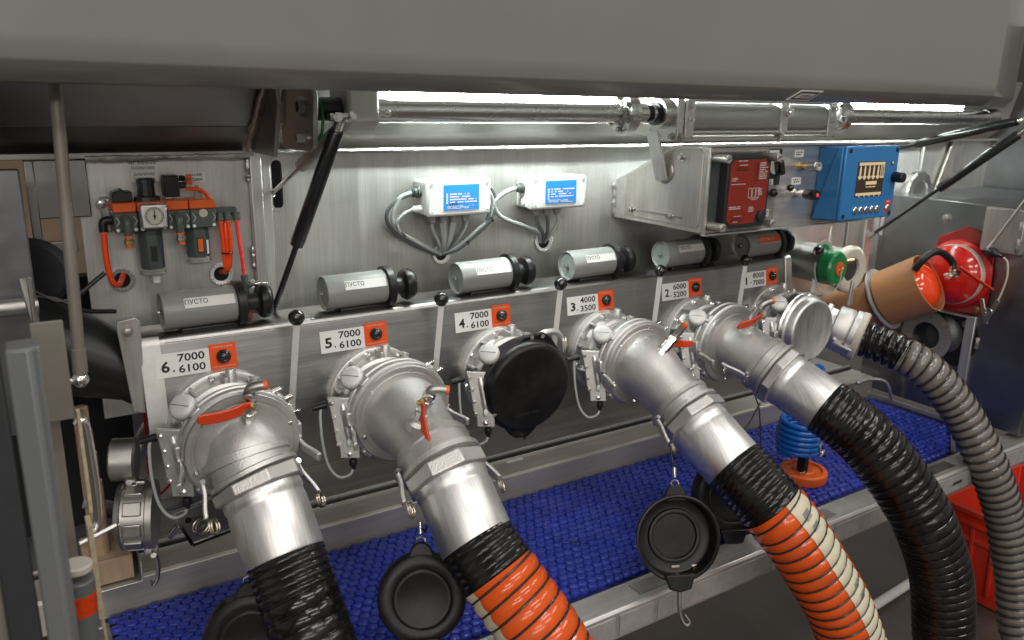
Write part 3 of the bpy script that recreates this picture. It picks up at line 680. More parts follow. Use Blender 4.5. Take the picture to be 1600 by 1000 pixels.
# cover is a five sided clear shell
x0, x1, z0, z1, ya, yb = 1.088, 1.272, .186, .358, -.165, -.208
b = MB(); th = .0025
b.box(((x0+x1)/2,yb+th/2,(z0+z1)/2), (x1-x0,th,z1-z0))
for xx in (x0+th/2, x1-th/2): b.box((xx,(ya+yb)/2+th/2,(z0+z1)/2), (th,abs(ya-yb)-th,z1-z0))
for zz in (z0+th/2, z1-th/2): b.box(((x0+x1)/2,(ya+yb)/2+th/2,zz), (x1-x0-2*th,abs(ya-yb)-th,th))
part('clear_cover', b, CLEAR, t)
b = MB().box((1.180,-.1665,.272+.0905), (.20,.007,.007)); b.box((1.180,-.1665,.272-.0905), (.20,.007,.007)); b.box((1.0835,-.1665,.272), (.007,.0066,.174)); b.box((1.2765,-.1665,.272), (.007,.0066,.174)); part('cover_flange', b, WORN, t, .001)
for xx in (1.097,1.263):
    for zz in (.196,.348):
        s = part('cover_screw', MB().cyl((xx,-.168,zz), (xx,-.216,zz), .0095, n=20), WORN, t, .001)
        part('screw_slot', MB().bar((xx-.007,-.2162,zz-.003), (xx+.007,-.2162,zz+.003), .0016, .0008, hint=(0,1,0)), INK, s)
# switch plate
t = thing('rotary_switch', 'black rotary switch on a black plate beside the red module', 'switch', (1.305,-.17,.285))
part('plate', MB().box((1.306,FY-.002,.322), (.050,.004,.086)), DKGREY2, t, .003)
part('label_strip', MB().box((1.300,FY-.0045,.355), (.034,.0012,.014)), PAPER, t)
part('label_strip', MB().box((1.294,FY-.0045,.287), (.024,.0012,.014)), PAPER, t)
part('print', scribble((1.286,FY-.0053,.281), X, Z, .016, .011, 4, 4), INK, t)
part('print', text_mb('РС', (1.301,FY-.0052,.352), X, Z, .010, .005), INK, t)
part('dial', MB().rev((1.305,FY-.004,.325), -Y, [(0,.020),(.004,.020),(.005,.017)], 24), PAPER, t)
part('knob', MB().box((1.309,FY-.016,.322), (.016,.024,.036), (V((.95,0,.3)), Y, V((-.3,0,.95)))), GLOSSB, t, .004)
# small valve with ball lever
t = thing('toggle_lever', 'small black ball lever on the control box front', 'lever', (1.29,-.19,.26))
part('base', MB().ball((1.302,-.176,.262), .010, sc=(1.2,1,1)), BLACKP, t)
part('stem', MB().cyl((1.302,-.176,.262), (1.325,-.205,.275), .0028, n=10), CHROME, t)
part('ball', MB().ball((1.325,-.205,.2755), .0085), GLOSSB, t)
t = thing('air_connector', 'brown and silver quick air connector on the control box front', 'connector', (1.40,-.17,.32))
part('stem', MB().rev((1.405,FY,.322), (-.02,-1,.05), [(0,.010),(.008,.010),(.009,.006),(.02,.006),(.021,.0085),(.03,.0085)], 14), BRASS, t)
part('sleeve', MB().rev((1.4045,FY-.028,.3235), (-.02,-1,.05), [(0,.010),(.002,.012),(.022,.012),(.024,.010)], 18), DULL, t)
part('mouth', MB().ring((1.404,FY-.0525,.3245), (-.02,-1,.05), .0105, .006, .004), CHROME, t)
t = thing('black_push_valve', 'black handled valve with a red end on the control box front', 'valve', (1.38,-.18,.255))
part('stem', MB().rev((1.392,FY,.258), (-.05,-1,0), [(0,.011),(.008,.011),(.010,.007),(.02,.007),(.021,.010),(.034,.010),(.036,.006)], 14), CHROME, t)
part('grip', MB().rev((1.390,FY-.034,.258), (-.05,-1,0), [(0,.008),(.006,.0125),(.034,.0135),(.038,.011)], 18), GLOSSB, t)
part('red_end', MB().rev((1.388,FY-.0725,.258), (-.05,-1,0), [(0,.0055),(.0015,.004)], 12), PINKT, t)
for k, (xx, zz, w_, nm) in enumerate(((1.395,.352,.034,'upper'),(1.395,.286,.034,'middle'),(1.292,.213,.026,'lower'))):
    t = thing('name_tag', ['small white name tag above the brown air connector','small white name tag above the black push valve','small white name tag beside the red module'][k], 'tag', (xx,FY,zz), 'tags on the control box')
    part('plate', MB().box((xx,FY-.001,zz), (w_,.002,.018)), PAPER, t)
    part('print', scribble((xx-w_*.36,FY-.0022,zz-.005), X, Z, w_*.72, .011, 2, 20+k), DKGREY, t)
for k, (xx, zz) in enumerate(((1.712,.112),(1.742,.078))):
    t = thing('name_tag', ['small white name tag on the wall under the display','lower white name tag on the wall above the green cap'][k], 'tag', (xx,.09,zz), 'tags on the wall')
    part('plate', MB().box((xx,.098,zz), (.036,.002,.020)), PAPER, t)
    part('backing', MB().box((xx,.124,zz), (.020,.05,.012)), DARKSH, t)
    part('print', scribble((xx-.014,.0968,zz-.006), X, Z, .028, .012, 2, 30+k), DKGREY, t)

# ================================================================ blue display
t = thing('display_unit', 'blue operator display with brown screen and a row of round keys', 'display', (1.57,-.21,.19))
bx0, bx1 = 1.472, 1.680
part('housing', MB().prism([(FY+.0,.186),(-.240,.192),(-.240,.372),(FY+.0,.368)], (bx0,0,0), Y, Z, bx1-bx0), BLUEP, t, .004)
part('side_wedge', MB().prism([(FY-.002,.187),(-.240,.193),(-.240,.371),(-.225,.371)], (bx0,0,0), Y, Z, -.010), BLUEP, t, .005)
part('front_panel', MB().box(((bx0+bx1)/2-.005,-.2445,.2825), (bx1-bx0+.010,.009,.180)), BLUEP, t, .003)
py = -.2492
for xx in (bx0+.006, bx1-.012):
    for zz in (.203,.362): part('screw', MB().cyl((xx,py+.0005,zz), (xx,py-.001,zz), .0055, n=14), INK, t)
sc = part('screen', MB().box((1.569,py-.0006,.292), (.110,.0012,.086)), SCREEN, t)
sy = py-.0016
part('screen_bar', MB().box((1.569,sy,.3295), (.104,.0006,.007)), SCRL, sc)
part('screen_bar', MB().box((1.567,sy,.2555), (.104,.0006,.0065)), SCRL, sc)
for k in range(6):
    xx = 1.524+.0180*k
    if k < 5: b = MB().prism([(-.0032,0),(-.0032,-.006),(-.007,-.006),(-.007,-.010),(0,-.015),(.007,-.010),(.007,-.006),(.0032,-.006),(.0032,0),(.0032,.012),(.001,.020),(-.001,.020),(-.0032,.012)], (xx,sy+.0003,.306), X, Z, .0006)
    else:
        b = MB()
        for dx in (-.0065,0,.0065): b.box((xx+dx,sy,.309), (.0022,.0006,.030))
        b.box((xx,sy,.296), (.016,.0006,.005)); b.box((xx,sy,.3235), (.016,.0006,.002))
    part('tank_symbol', b, SCRL, sc)
part('screen_button', MB().box((1.573,sy,.2825), (.044,.0006,.0085)), SCRL, sc)
part('print', scribble((1.553,sy,.270), X, Z, .048, .006, 1, 44, .95), SCRL, sc)
for k in range(5): part('screen_tick', MB().box((1.530+.0205*k,sy,.2515), (.003,.0006,.006)), SCRL, sc)
part('red_field', MB().box((1.657,py-.0004,.2195), (.023,.0012,.032)), REDL, t)
part('print', scribble((1.650,py-.0012,.231), X, Z, .014, .004, 1, 45, .95), PAPER, t)
for k in range(6):
    xx = (1.523+.0225*k) if k < 5 else 1.657
    part('key', MB().rev((xx,py,.2155), -Y, [(0,.0092),(.002,.0092),(.0035,.0078),(.0036,.006)], 18), CHROME, t)
part('status_led', MB().rev((1.655,py,.330), -Y, [(0,.0062),(.001,.0062)], 14), INK, t)
part('status_led_lens', MB().rev((1.655,py-.001,.330), -Y, [(0,.0035),(.0015,.002)], 12), PAPER, t)
part('knob', MB().rev((1.668,py,.294), -Y, [(0,.0125),(.003,.0135),(.026,.013),(.028,.011)], 20, radial=lambda a: 1+.03*math.cos(a*10)), BLACKP, t)
WN = {6:'six',5:'five',4:'four',3:'three',2:'two',1:'one'}
# ================================================================ valve beam
FN = V((0,-.989,.147)); FV = V((0,.147,.989))      # outward normal and up direction of the beam front
def on_beam(x, h, out=0.0): return V((x,0,0)) + FV*h + FN*out
beam = thing('valve_beam', 'long aluminium beam that carries the numbered plates and valves', 'beam', (.75,.04,-.125))
prof = [(-.018,-.125),(.0058,.036),(.009,.044),(.016,.049),(.10,.05),(.10,-.125)]
part('box_section', MB().prism(prof, (-.088,0,0), Y, Z, 1.69), BEAMM, beam, .0015)
part('end_plate', MB().prism([(a-.003 if a < .05 else a, c+(.003 if c > 0 else -.003)) for a, c in prof], (1.603,0,0), Y, Z, .028), WORN, beam, .003)
part('end_tape', MB().prism([(-.0192,-.125),(.0046,.036),(.0078,.0452),(.0155,.0502),(.0160,.0492),(.009,.044),(.0058,.036),(-.018,-.125)], (-.092,0,0), Y, Z, .034), TAPE, beam)
lb = part('end_bracket', MB().prism([(-.112,-.075),(-.092,-.083),(-.086,.085),(-.094,.092),(-.122,.088),(-.124,.075)], (0,.004,0), X, Z, .004), SHEET, beam, .001)
part('bolt', MB().bolt((-.108,.0,.070), -Y, .0065, .009), GREENL if False else DULL, lb)
part('crease', MB().bar(on_beam(-.05,.0395,.0), on_beam(1.60,.0395,.0), .0008, .0008), CHROME, beam)
for k in range(6):
    xb = .3*k; num = 6-k
    vol = {6:('7000','6100'),5:('7000','6100'),4:('7000','6100'),3:('4000','3500'),2:('6000','5200'),1:('8000','7000')}[num]
    t = thing('number_plate', f'white plate numbered {WN[num]} reading {num}. {vol[0]} over {vol[1]}', 'plate', tuple(on_beam(xb-.024,-.022)), 'numbered plates on the beam')
    c = on_beam(xb-.024,-.001,.0); 
    part('plate', MB().prism([(-.046,-.0215),(.046,-.0215),(.046,.0215),(-.046,.0215)], c, X, FV, .0014), PAPER, t)
    sep = '.' if num != 1 else '-'
    part('digit', text_mb(str(num), c-X*.037-FV*.0125, X, FV, .0145 if num > 1 else .006, .0205, bold=.028, ext=.0017), INK, t)
    if num != 1: part('dot', MB().prism([(-.0015,-.0015),(.0015,-.0015),(.0015,.0015),(-.0015,.0015)], c-X*.0165-FV*.0112, X, FV, .0018), INK, t)
    else: part('dot', MB().prism([(-.003,-.001),(.003,-.001),(.003,.001),(-.003,.001)], c-X*.016-FV*.008, X, FV, .0018), INK, t)
    part('digits', text_mb(vol[0], c-X*.008+FV*.0035, X, FV, .046, .0145, bold=.020, ext=.0017), INK, t)
    part('digits', text_mb(vol[1], c-X*.008-FV*.0165, X, FV, .046, .0145, bold=.020, ext=.0017), INK, t)
    t = thing('push_button', f'orange square push button plate with black knob beside plate number {WN[num]}', 'button', tuple(on_beam(xb+.047,-.02)), 'orange button plates')
    c = on_beam(xb+.046,.002,.0)
    part('plate', MB().prism([(-.024,-.0235),(.024,-.0235),(.024,.0235),(-.024,.0235)], c, X, FV, .0022), ORANGE, t)
    part('lettering', text_mb('КЛАПАН ДНА', c-X*.018+FV*.0155, X, FV, .036, .0040, ext=.0026), CLAMPW, t)
    part('lettering', text_mb('КРАСНЫЙ-ОТКРЫТО', c-X*.020-FV*.0195, X, FV, .040, .0030, ext=.0026), CLAMPW, t)
    part('bezel', MB().rev(c+FN*.002, FN, [(0,.0125),(.006,.0125),(.008,.0105),(.008,.009)], 24), BLACKP, t)
    part('lens', MB().rev(c+FN*.0095, FN, [(0,.0092),(.002,.0085),(.0045,.005),(.0052,0.0001)], 20), GLOSSB, t)

# ================================================================ canisters
for k in range(6):
    num = 6-k; xb = .3*k; cy, cz, r = .040, .0875, .0345
    lab = f'grey cylindrical grade indicator reading ПУСТО above plate number {WN[num]}' if num > 1 else 'dark grey grade indicator with orange label above plate one'
    t = thing('grade_indicator', lab, 'indicator', (xb+.02,cy,.05), 'grade indicators on the beam')
    A = V((xb-.045,cy,cz)); ax = V((1,0,0.012))
    part('barrel', MB().rev(A, ax, [(.004,r-.006),(.0,r-.003),(-.001,r-.001),(.001,r),(.132,r)], 40), GREYC, t)
    f_ = part('end_face', MB().rev(A+X*.0045, -X, [(0,r-.0055),(.0008,r-.0065)], 32), GREYD if num > 1 else GREYC, t)
    part('end_screw', MB().hexnut(A+X*.003, -X, .005, .006), CHROME, f_)
    part('collar', MB().rev(A+X*.126, ax, [(0,r+.002),(.002,r+.0085),(.015,r+.0085),(.018,r+.005)], 36), BLACKP, t)
    part('neck', MB().rev(A+X*.144, ax, [(0,.022),(.004,.016),(.026,.0155),(.029,.02)], 20), DKGREY2, t)
    part('knob', MB().rev(A+X*.170, ax, [(0,.024),(.003,.031),(.008,.0335),(.018,.0330),(.024,.028),(.026,.021)], 40, radial=lambda a: 1-.05*max(0,math.cos(a*4))**6), BLACKP, t)
    part('saddle', MB().box((xb+.035,cy+.002,.0515), (.105,.040,.012)), BLACKP, t, .004)
    nn = V((0,-math.cos(R(30)),math.sin(R(30)))); vv = V((0,math.sin(R(30)),math.cos(R(30))))
    c = A + X*.078 + nn*(r-.0004)
    wnd = part('label_window', MB().prism([(-.044,-.0095),(.044,-.0095),(.044,.0095),(-.044,.0095)], c, X, vv, .0014), (PAPER if num > 1 else ORANGE), t, .001)
    if num > 1: part('lettering', text_mb('ПУСТО', c-X*.0425-vv*.003, X, vv, .039, .0095, bold=.01, ext=.0017), INK, wnd)
    else:
        part('lettering', text_mb('КЕРОСИН ТС', c-X*.043-vv*.0035, X, vv, .066, .009, bold=.012, ext=.0017), CLAMPW, wnd)
        part('rule', MB().prism([(-.04,-.0105),(.044,-.0105),(.044,-.0085),(-.04,-.0085)], c, X, vv, .002), CLAMPW, wnd)

# ================================================================ levers
for k in range(6):
    x0 = .170+.3045*k; num = 6-k
    t = thing('valve_lever', f'flat steel lever with black ball knob at the valve of plate number {WN[num]}', 'lever', (x0-.02,-.035,-.11), 'ball knob levers')
    top = V((x0+.005,-.034,.056)); bot = V((x0-.016,-.040,-.118))
    part('bar', MB().bar(bot, top, .0125, .004, hint=(-.45,-.9,0)), GREYM, t, .0006)
    part('ball', MB().ball(top+V((0,0,.010)), .0155, 20, 14), GLOSSB, t)
    cl = part('pivot_block', MB().box(bot+V((-.012,.006,.012)), (.032,.016,.012)), TURN, t, .002)
    part('nut', MB().hexnut(bot+V((0,-.004,.004)), V((.3,-1,0)), .007, .007), CHROME, cl)
    part('clip', MB().box(bot+V((-.016,-.006,.020)), (.022,.006,.005)), CHROME, cl, .001)
    part('clip', MB().box(bot+V((.002,-.010,.006)), (.024,.006,.005)), CHROME, cl, .001)

# ================================================================ valves
def make_valve(k, label):
    c = V((.3*k+.035,-.016,-.118)); t = thing('loading_valve', label, 'valve', tuple(c), 'loading valves')
    part('flange', MB().rev(c, -Y, [(-.012,.085),(-.012,.098),(.0,.099),(.010,.099),(.012,.096),(.012,.088)], 48), CAST, t)
    body = part('body', MB().rev(c-Y*.010, -Y, [(0,.083),(.020,.080),(.024,.086),(.034,.087),(.038,.081),(.074,.081),(.079,.090),(.098,.091),(.100,.087)], 48), CAST, t)
    b = MB()
    for j in range(10):
        a = 2*math.pi*(j+.5)/10; d = V((math.cos(a),0,math.sin(a)))
        part('rib', MB().box(c+d*.088-Y*.026, (.018,.034,.006), (d, Y, V((-d.z,0,d.x)))), CAST, body, .001)
    for j in range(8):
        a = 2*math.pi*(j+.27)/8; d = V((math.cos(a),0,math.sin(a)))
        part('bolt', MB().bolt(c+d*.0905-Y*.011, -Y, .0045, .010), CHROME, t)
    part('stub', MB().rev(c+V((.012,-.028,.078)), Z, [(0,.010),(.028,.0095),(.030,.008)], 16), CAST, t)
    part('stub', MB().rev(c+V((.050,-.030,.066)), V((.3,0,1)), [(0,.008),(.020,.0075)], 14), CAST, t)
    # vent with white screw cap
    vo = c+V((-.074,-.082,.062)); va = V((-.50,-.50,.60)).normalized()
    part('vent_neck', MB().rev(vo-va*.034, va, [(0,.019),(.034,.019)]+[(.034+.002*q, .0185 if q % 2 else .0170) for q in range(6)], 24), CAST, t)
    vc = part('vent_cap', MB().rev(vo+va*.012, va, [(0,.0215),(.002,.0225),(.012,.0225),(.016,.020),(.018,.015),(.0185,.0001)], 32), VENTW, t)
    u, v_, _ = frame(va)
    part('coin_slot', MB().box(vo+va*.0302, (.032,.0012,.001), (u, v_, va)), DKGREY, vc)
    # curved sight gauge
    gn = V((-.52,-.84,.12)).normalized(); gu = V((.84,-.52,0)).normalized(); gv = gn.cross(-gu).normalized()
    if gv.z < 0: gv = -gv
    go = c+V((-.100,-.096,-.018))
    def arc(s, z): return go + gu*(s - .8*z*z - .16*z) + gv*z + gn*.0
    nseg = 10; zs = [-.062+.118*q/nseg for q in range(nseg+1)]
    b = MB(); vs = []
    for z in zs:
        hw = .0245 if z > -.036 else .019
        for off in (-.004,.004): vs += [arc(-hw,z)+gn*off, arc(hw,z)+gn*off]
    fs = []
    for q in range(nseg):
        a = q*4; e = a+4
        fs += [(a,a+1,e+1,e),(a+2,e+2,e+3,a+3),(a,e,e+2,a+2),(a+1,a+3,e+3,e+1)]
    fs += [(0,2,3,1),(nseg*4,nseg*4+1,nseg*4+3,nseg*4+2)]
    b.add(vs, fs); gp = part('gauge_plate', b, CAST, t, .002)
    part('gauge_back', MB().cyl(arc(.004,-.004)-gn*.002, arc(.004,-.004)-gn*.03, .026, n=16), CAST, t)
    part('sight_tube', MB().tube([arc(.002,z)+gn*.0035 for z in (-.034,-.012,.010,.032,.044)], [.004,.0072,.0072,.0072,.004], 12, 4), FERR, gp)
    part('sight_lens', MB().ball(arc(.002,-.030)+gn*.0078, .0058, 12, 8, (1,.8,1.5)), GLASSG if k else GREENL, gp)
    for z in (-.034,-.008,.018,.044):
        for s_ in (-.019,.020): part('bolt', MB().bolt(arc(s_,z)+gn*.004, gn, .0027, .005), CHROME, gp)
    part('bolt', MB().bolt(arc(0,-.053)+gn*.004, gn, .004, .005), CHROME, gp)
    # sensor plug and its grey lead
    p = arc(.004,-.064)
    part('sensor_plug', MB().rev(p, V((.05,0,-1)), [(0,.006),(.004,.0075),(.012,.0075),(.013,.005),(.020,.004)], 12), BLACKP, t)
    q = p+V((0,0,-.018))
    part('sensor_lead', MB().tube([q, q+V((-.006,0,-.012)), q+V((-.024,.01,-.018)), q+V((-.040,.022,.004)), q+V((-.046,.034,.05)), q+V((-.044,.045,.10)), q+V((-.036,.055,.115))], .0028, 8, 5), CABLE, t)
    part('lead_plug', MB().cyl(q+V((-.030,.048,.118)), q+V((-.056,.056,.112)), .0075, .0055, 10), BLACKP, t)
    return t
v0 = make_valve(0, 'cast aluminium loading valve of plate six with green sight lens under the black hose coupler')
desc = {5:'cast aluminium loading valve of plate five behind the orange hose coupler',4:'cast aluminium loading valve of plate four closed by the round black cap',
        3:'cast aluminium loading valve of plate three behind the orange and cream hose coupler',2:'cast aluminium loading valve of plate two behind the black hose coupler',
        1:'cast aluminium loading valve of plate one closed by the turned aluminium cap'}
v1 = make_valve(1, desc[5])
for k in range(2, 6): copy_tree(v1, None, (.3*k+.035,-.016,-.118), desc[6-k])

# ---------------------------------------------------------------- couplers and hoses
def arclen(P):
    S = [0]
    for a, b_ in zip(P, P[1:]): S.append(S[-1]+(b_-a).length)
    return S
def resample(P, step):
    S = arclen(P); n = max(2, int(S[-1]/step)); out = []; j = 0
    for i in range(n+1):
        s = S[-1]*i/n
        while j < len(S)-2 and S[j+1] < s: j += 1
        out.append(P[j].lerp(P[j+1], (s-S[j])/max(S[j+1]-S[j], 1e-9)))
    return out
def at_s(P, S, s):
    for j in range(len(S)-1):
        if S[j+1] >= s: return P[j].lerp(P[j+1], (s-S[j])/max(S[j+1]-S[j],1e-9)), (P[j+1]-P[j]).normalized()
    return P[-1], (P[-1]-P[-2]).normalized()
def path_part(P, S, prof, n=40, radial=None):
    # surface of revolution bent along the path: prof = [(s, r)]
    mb = MB(); pts = []; F0 = None; vs = []; fs = []
    u = None
    for s, r in prof:
        p, d = at_s(P, S, s)
        if u is None: u, _, _ = frame(d, (1,0,0))
        u = (u-d*u.dot(d)).normalized(); v_ = d.cross(u)
        for k in range(n):
            a = 2*math.pi*k/n; rr = r*(radial(a) if radial else 1)
            vs.append(p+(u*math.cos(a)+v_*math.sin(a))*rr)
    for i in range(len(prof)-1):
        for k in range(n):
            k2 = (k+1) % n; fs.append((i*n+k, i*n+k2, (i+1)*n+k2, (i+1)*n+k))
    fs.append(tuple(reversed(range(n)))); fs.append(tuple(range((len(prof)-1)*n, len(prof)*n)))
    return mb.add(vs, fs)
def ball_valve(t, base, axis, lever_dir, lever_len=.075, elbow=None, sc=1.0, flip=1):
    base, axis, ld = V(base), V(axis).normalized(), V(lever_dir).normalized()
    part('vent_boss', MB().rev(base-axis*.012, axis, [(0,.022*sc),(.012,.020*sc),(.018,.013*sc)], 20), CAST, t)
    st = part('vent_stem', MB().rev(base+axis*.004, axis, [(0,.010*sc),(.014,.010*sc),(.0145,.0125*sc),(.022,.0125*sc),(.0225,.009*sc),(.028,.009*sc),(.0285,.012*sc),(.046,.012*sc),(.0465,.0095*sc),(.052,.0095*sc),(.0525,.0115*sc),(.062,.0115*sc),(.064,.008*sc)], 8), CHROME, t)
    e = V(elbow or ld).normalized(); p = base+axis*.066*sc
    part('elbow_fitting', MB().tube([p-axis*.006, p+axis*.006, p+axis*.010+e*.010, p+axis*.010+e*.024], .0085*sc, 10, 5), DULL, st)
    part('fitting_collar', MB().cyl(p+axis*.010+e*.024, p+axis*.010+e*.030, .0085*sc, n=14), ORP, st)
    lo = base+axis*.050*sc
    side = axis.cross(ld).normalized()*flip
    L_ = lever_len; pts2 = [lo+side*.013, lo+side*.016+ld*.012, lo+side*.020+ld*.024-axis*.004, lo+side*.022+ld*(L_*.6)-axis*.008, lo+side*.022+ld*L_-axis*.008]
    b = MB()
    P = smooth_path(pts2, 4); W = []; 
    vs = []; fs = []
    for i, p_ in enumerate(P):
        f_ = i/(len(P)-1); wd = .0070 if f_ < .3 else .0100
        if i == len(P)-1: wd = .006
        for sx, sy in ((-1,-1),(1,-1),(1,1),(-1,1)): vs.append(p_+axis*wd*sx+side*.0022*sy)
    for i in range(len(P)-1):
        for q in range(4): fs.append((i*4+q, i*4+(q+1) % 4, (i+1)*4+(q+1) % 4, (i+1)*4+q))
    fs += [(3,2,1,0), tuple((len(P)-1)*4+q for q in range(4))]
    b.add(vs, fs); lv = part('valve_handle', b, REDL, t, .0018)
    part('handle_nut', MB().hexnut(lo+side*.012, side, .006, .009), BRASS, lv)
def lock_arm(t, p, out, along, ring=True, m=BRONZE):
    p, out, along = V(p), V(out).normalized(), V(along).normalized(); side = out.cross(along).normalized()
    b = MB(); P = smooth_path([p-along*.006, p+along*.018+out*.003, p+along*.042+out*.012, p+along*.058+out*.016], 4); vs = []; fs = []
    for q in P:
        for a, c in ((-1,-1),(1,-1),(1,1),(-1,1)): vs.append(q+side*.0075*a+out*.004*c)
    for i in range(len(P)-1):
        for q in range(4): fs.append((i*4+q, i*4+(q+1) % 4, (i+1)*4+(q+1) % 4, (i+1)*4+q))
    fs += [(3,2,1,0), tuple((len(P)-1)*4+q for q in range(4))]
    b.add(vs, fs); ar = part('lock_arm', b, CAST, t, .002)
    part('arm_pin', MB().cyl(p-side*.014, p+side*.014, .0045, n=12), CHROME, ar)
    if ring:
        e = p+along*.060+out*.012
        for o_ in (0,.004): part('pull_ring', MB().torus(e+V((.004+o_,-.004,-.012)), (.75,-.5,.3), .013, .0016, 22, 6), m, ar)
def hose_surface(P, r, amp, pitch, n=28, step_div=8, power=.7, rnoise=0, a0=0, a1=2*math.pi, off=0, seed=1):
    S = arclen(P); total = S[-1]; m = int(total/(pitch/step_div)); Q = []
    for i in range(m+1): Q.append(at_s(P, S, total*i/m)[0])
    F = frames_along(Q); vs = []; fs = []; rnd = random.Random(seed)
    full = abs(a1-a0-2*math.pi) < 1e-6; nn = n if full else n+1
    for i, (p, (u, v_, d)) in enumerate(zip(Q, F)):
        s = total*i/m
        for k in range(nn):
            a = a0+(a1-a0)*k/n
            ph = s/pitch - a/(2*math.pi)
            rr = r + off + amp*abs(math.sin(math.pi*ph))**power + (rnd.uniform(-rnoise, rnoise) if rnoise else 0)
            vs.append(p+(u*math.cos(a)+v_*math.sin(a))*rr)
    for i in range(m):
        for k in range(n):
            k2 = (k+1) % nn; fs.append((i*nn+k, i*nn+k2, (i+1)*nn+k2, (i+1)*nn+k))
    return MB().add(vs, fs), Q, F, total
def helix(Q, F, total, r, pitch, wr, per=20, m=6):
    turns = total/pitch; n = int(turns*per); pts = []
    for i in range(n+1):
        x = i/n*(len(Q)-1); j = min(int(x), len(Q)-2); f_ = x-j
        p = Q[j].lerp(Q[j+1], f_); u = F[j][0].lerp(F[j+1][0], f_).normalized(); v_ = F[j][1].lerp(F[j+1][1], f_).normalized()
        a = 2*math.pi*turns*i/n; pts.append(p+(u*math.cos(a)+v_*math.sin(a))*r)
    return MB().sweep(pts, [wr]*len(pts), m)
def coupler_and_hose(num, pts, fer_end, mats, labels, r_h=.066, pitch=.026, stripe=None, valve=None, arms=True, cuff=.11, amp=.0045, wire=.0022, flat=False):
    P = smooth_path(pts, 10); S = arclen(P); hb, hw = mats
    t = thing('hose_coupler', labels[0], 'coupler', tuple(P[0]), 'hose couplers')
    F_ = fer_end; d1 = F_-.115
    o_, ad = P[0], V((0,-1,-.06)).normalized()
    part('skirt', MB().rev(o_, ad, [(.0,.092),(.002,.0995),(.011,.1010),(.013,.0985),(.017,.0985),(.019,.1010),(.030,.1015),(.033,.0990),(.034,.090)], 64), CAST, t)
    part('seal_ring', MB().rev(o_, ad, [(-.004,.088),(-.004,.0965),(-.001,.0965),(-.0008,.09)], 48), BLACK, t)
    if flat:
        hd = part('head', MB().rev(o_, ad, [(.033,.0960),(.041,.0975),(.0440,.0960),(.0448,.0870),(.0436,.0862),(.0436,.0815),(.0452,.0808),(.0456,.050)], 64), CAST, t)
        part('neck', path_part(P, S, [(.020,.050),(.036,.058),(.048,.0625),(.070,.0625),(d1-.055,.0635)], 48), CAST, t)
    else:
        hd = part('head', MB().rev(o_, ad, [(.033,.0965),(.040,.0975),(.0430,.0955),(.0436,.0900),(.0428,.0892),(.0428,.0850),(.0440,.0840),(.0446,.060)], 64), CAST, t)
        part('elbow', path_part(P, S, [(.030,.070),(.042,.0765),(.048,.0768),(.060,.0755),(.076,.0725),(.092,.0690),(.108,.0658),(.122,.0640),(d1-.055,.0630)], 56), CAST, t)
    for q_ in range(6):
        a_ = R(20+60*q_); dd = V((math.cos(a_),0,math.sin(a_))); part('face_screw', MB().bolt(o_+ad*.0436+dd*.0865, ad, .0030, .005), CHROME, hd)
    for q_ in (0,1,2,3):
        a_ = R(45+90*q_); dd = V((math.cos(a_),0,math.sin(a_))); part('skirt_boss', MB().box(o_+ad*.018+dd*.1000, (.010,.030,.022), (dd, ad, dd.cross(ad))), CAST, t, .003)
    part('collar', path_part(P, S, [(d1-.074,.062),(d1-.072,.0715),(d1-.060,.0725),(d1-.057,.0690),(d1-.040,.0690),(d1-.037,.0765),(d1-.030,.0765),(d1-.027,.068)], 48), CAST, t)
    part('hex_collar', path_part(P, S, [(d1-.027,.071),(d1-.025,.0785),(d1-.004,.0785),(d1-.001,.072)], 8), CAST, t, .002)
    part('ferrule', path_part(P, S, [(d1-.004,.0665),(d1+.004,.0675),(d1+.012,.0675),(d1+.016,.0655),(d1+.022,.0655),(d1+.028,.0668),(F_-.004,.0662),(F_,.0650),(F_+.001,.060)], 56), FERR, t)
    for sgn in (-1,1):
        p, d = at_s(P, S, .016); part('side_lug', MB().box(p+X*sgn*.098, (.02,.022,.03), (X, d, X.cross(d))), CAST, t, .003)
    p, d = at_s(P, S, .010)
    for q_ in (0,1): part('cam_clip', MB().box(p+V((.066+.016*q_,-.006-.008*q_,.078-.014*q_)), (.026,.010,.008), (V((.96,0,.28)), Y, V((-.28,0,.96)))), CHROME, t, .002)
    if arms:
        for sgn in (-1,1):
            p, d = at_s(P, S, d1-.050); lock_arm(t, p+X*sgn*.079-V((0,.0,.012)), V((sgn,0,-.2)), -d if arms == 'back' else d, ring=(arms != 'noring'))
            p2, d2 = at_s(P, S, .03); lock_arm(t, p2+X*sgn*.100-V((0,0,.02)), V((sgn,0,-.1)), d2, ring=False)
    if valve:
        bpt, ax, ld, el, ll = valve[:5]
        ball_valve(t, bpt, ax, ld, ll, el, flip=(valve[5] if len(valve) > 5 else 1))
    # hose
    HP = [at_s(P, S, s)[0] for s in [F_-.003+(S[-1]-F_+.003)*i/160 for i in range(161)]]
    h = thing('hose', labels[1], 'hose', tuple(HP[0]), 'tanker hoses')
    HS = arclen(HP); CP = [at_s(HP, HS, (cuff+.003)*i/24)[0] for i in range(25)]
    mbc, Q, F, tot = hose_surface(CP, r_h+.0005, .0028, .0125, 32, 6, 1.0, .0003, seed=num)
    part('cuff', mbc, HOSEB, h)
    BP = [at_s(HP, HS, cuff+(HS[-1]-cuff)*i/140)[0] for i in range(141)]
    mbb, Q, F, tot = hose_surface(BP, r_h, amp, pitch, 32, 8, .75, seed=num)
    bd = part('body', mbb, hb, h)
    part('wire_helix', helix(Q, F, tot, r_h+.0022, pitch, wire), hw, h)
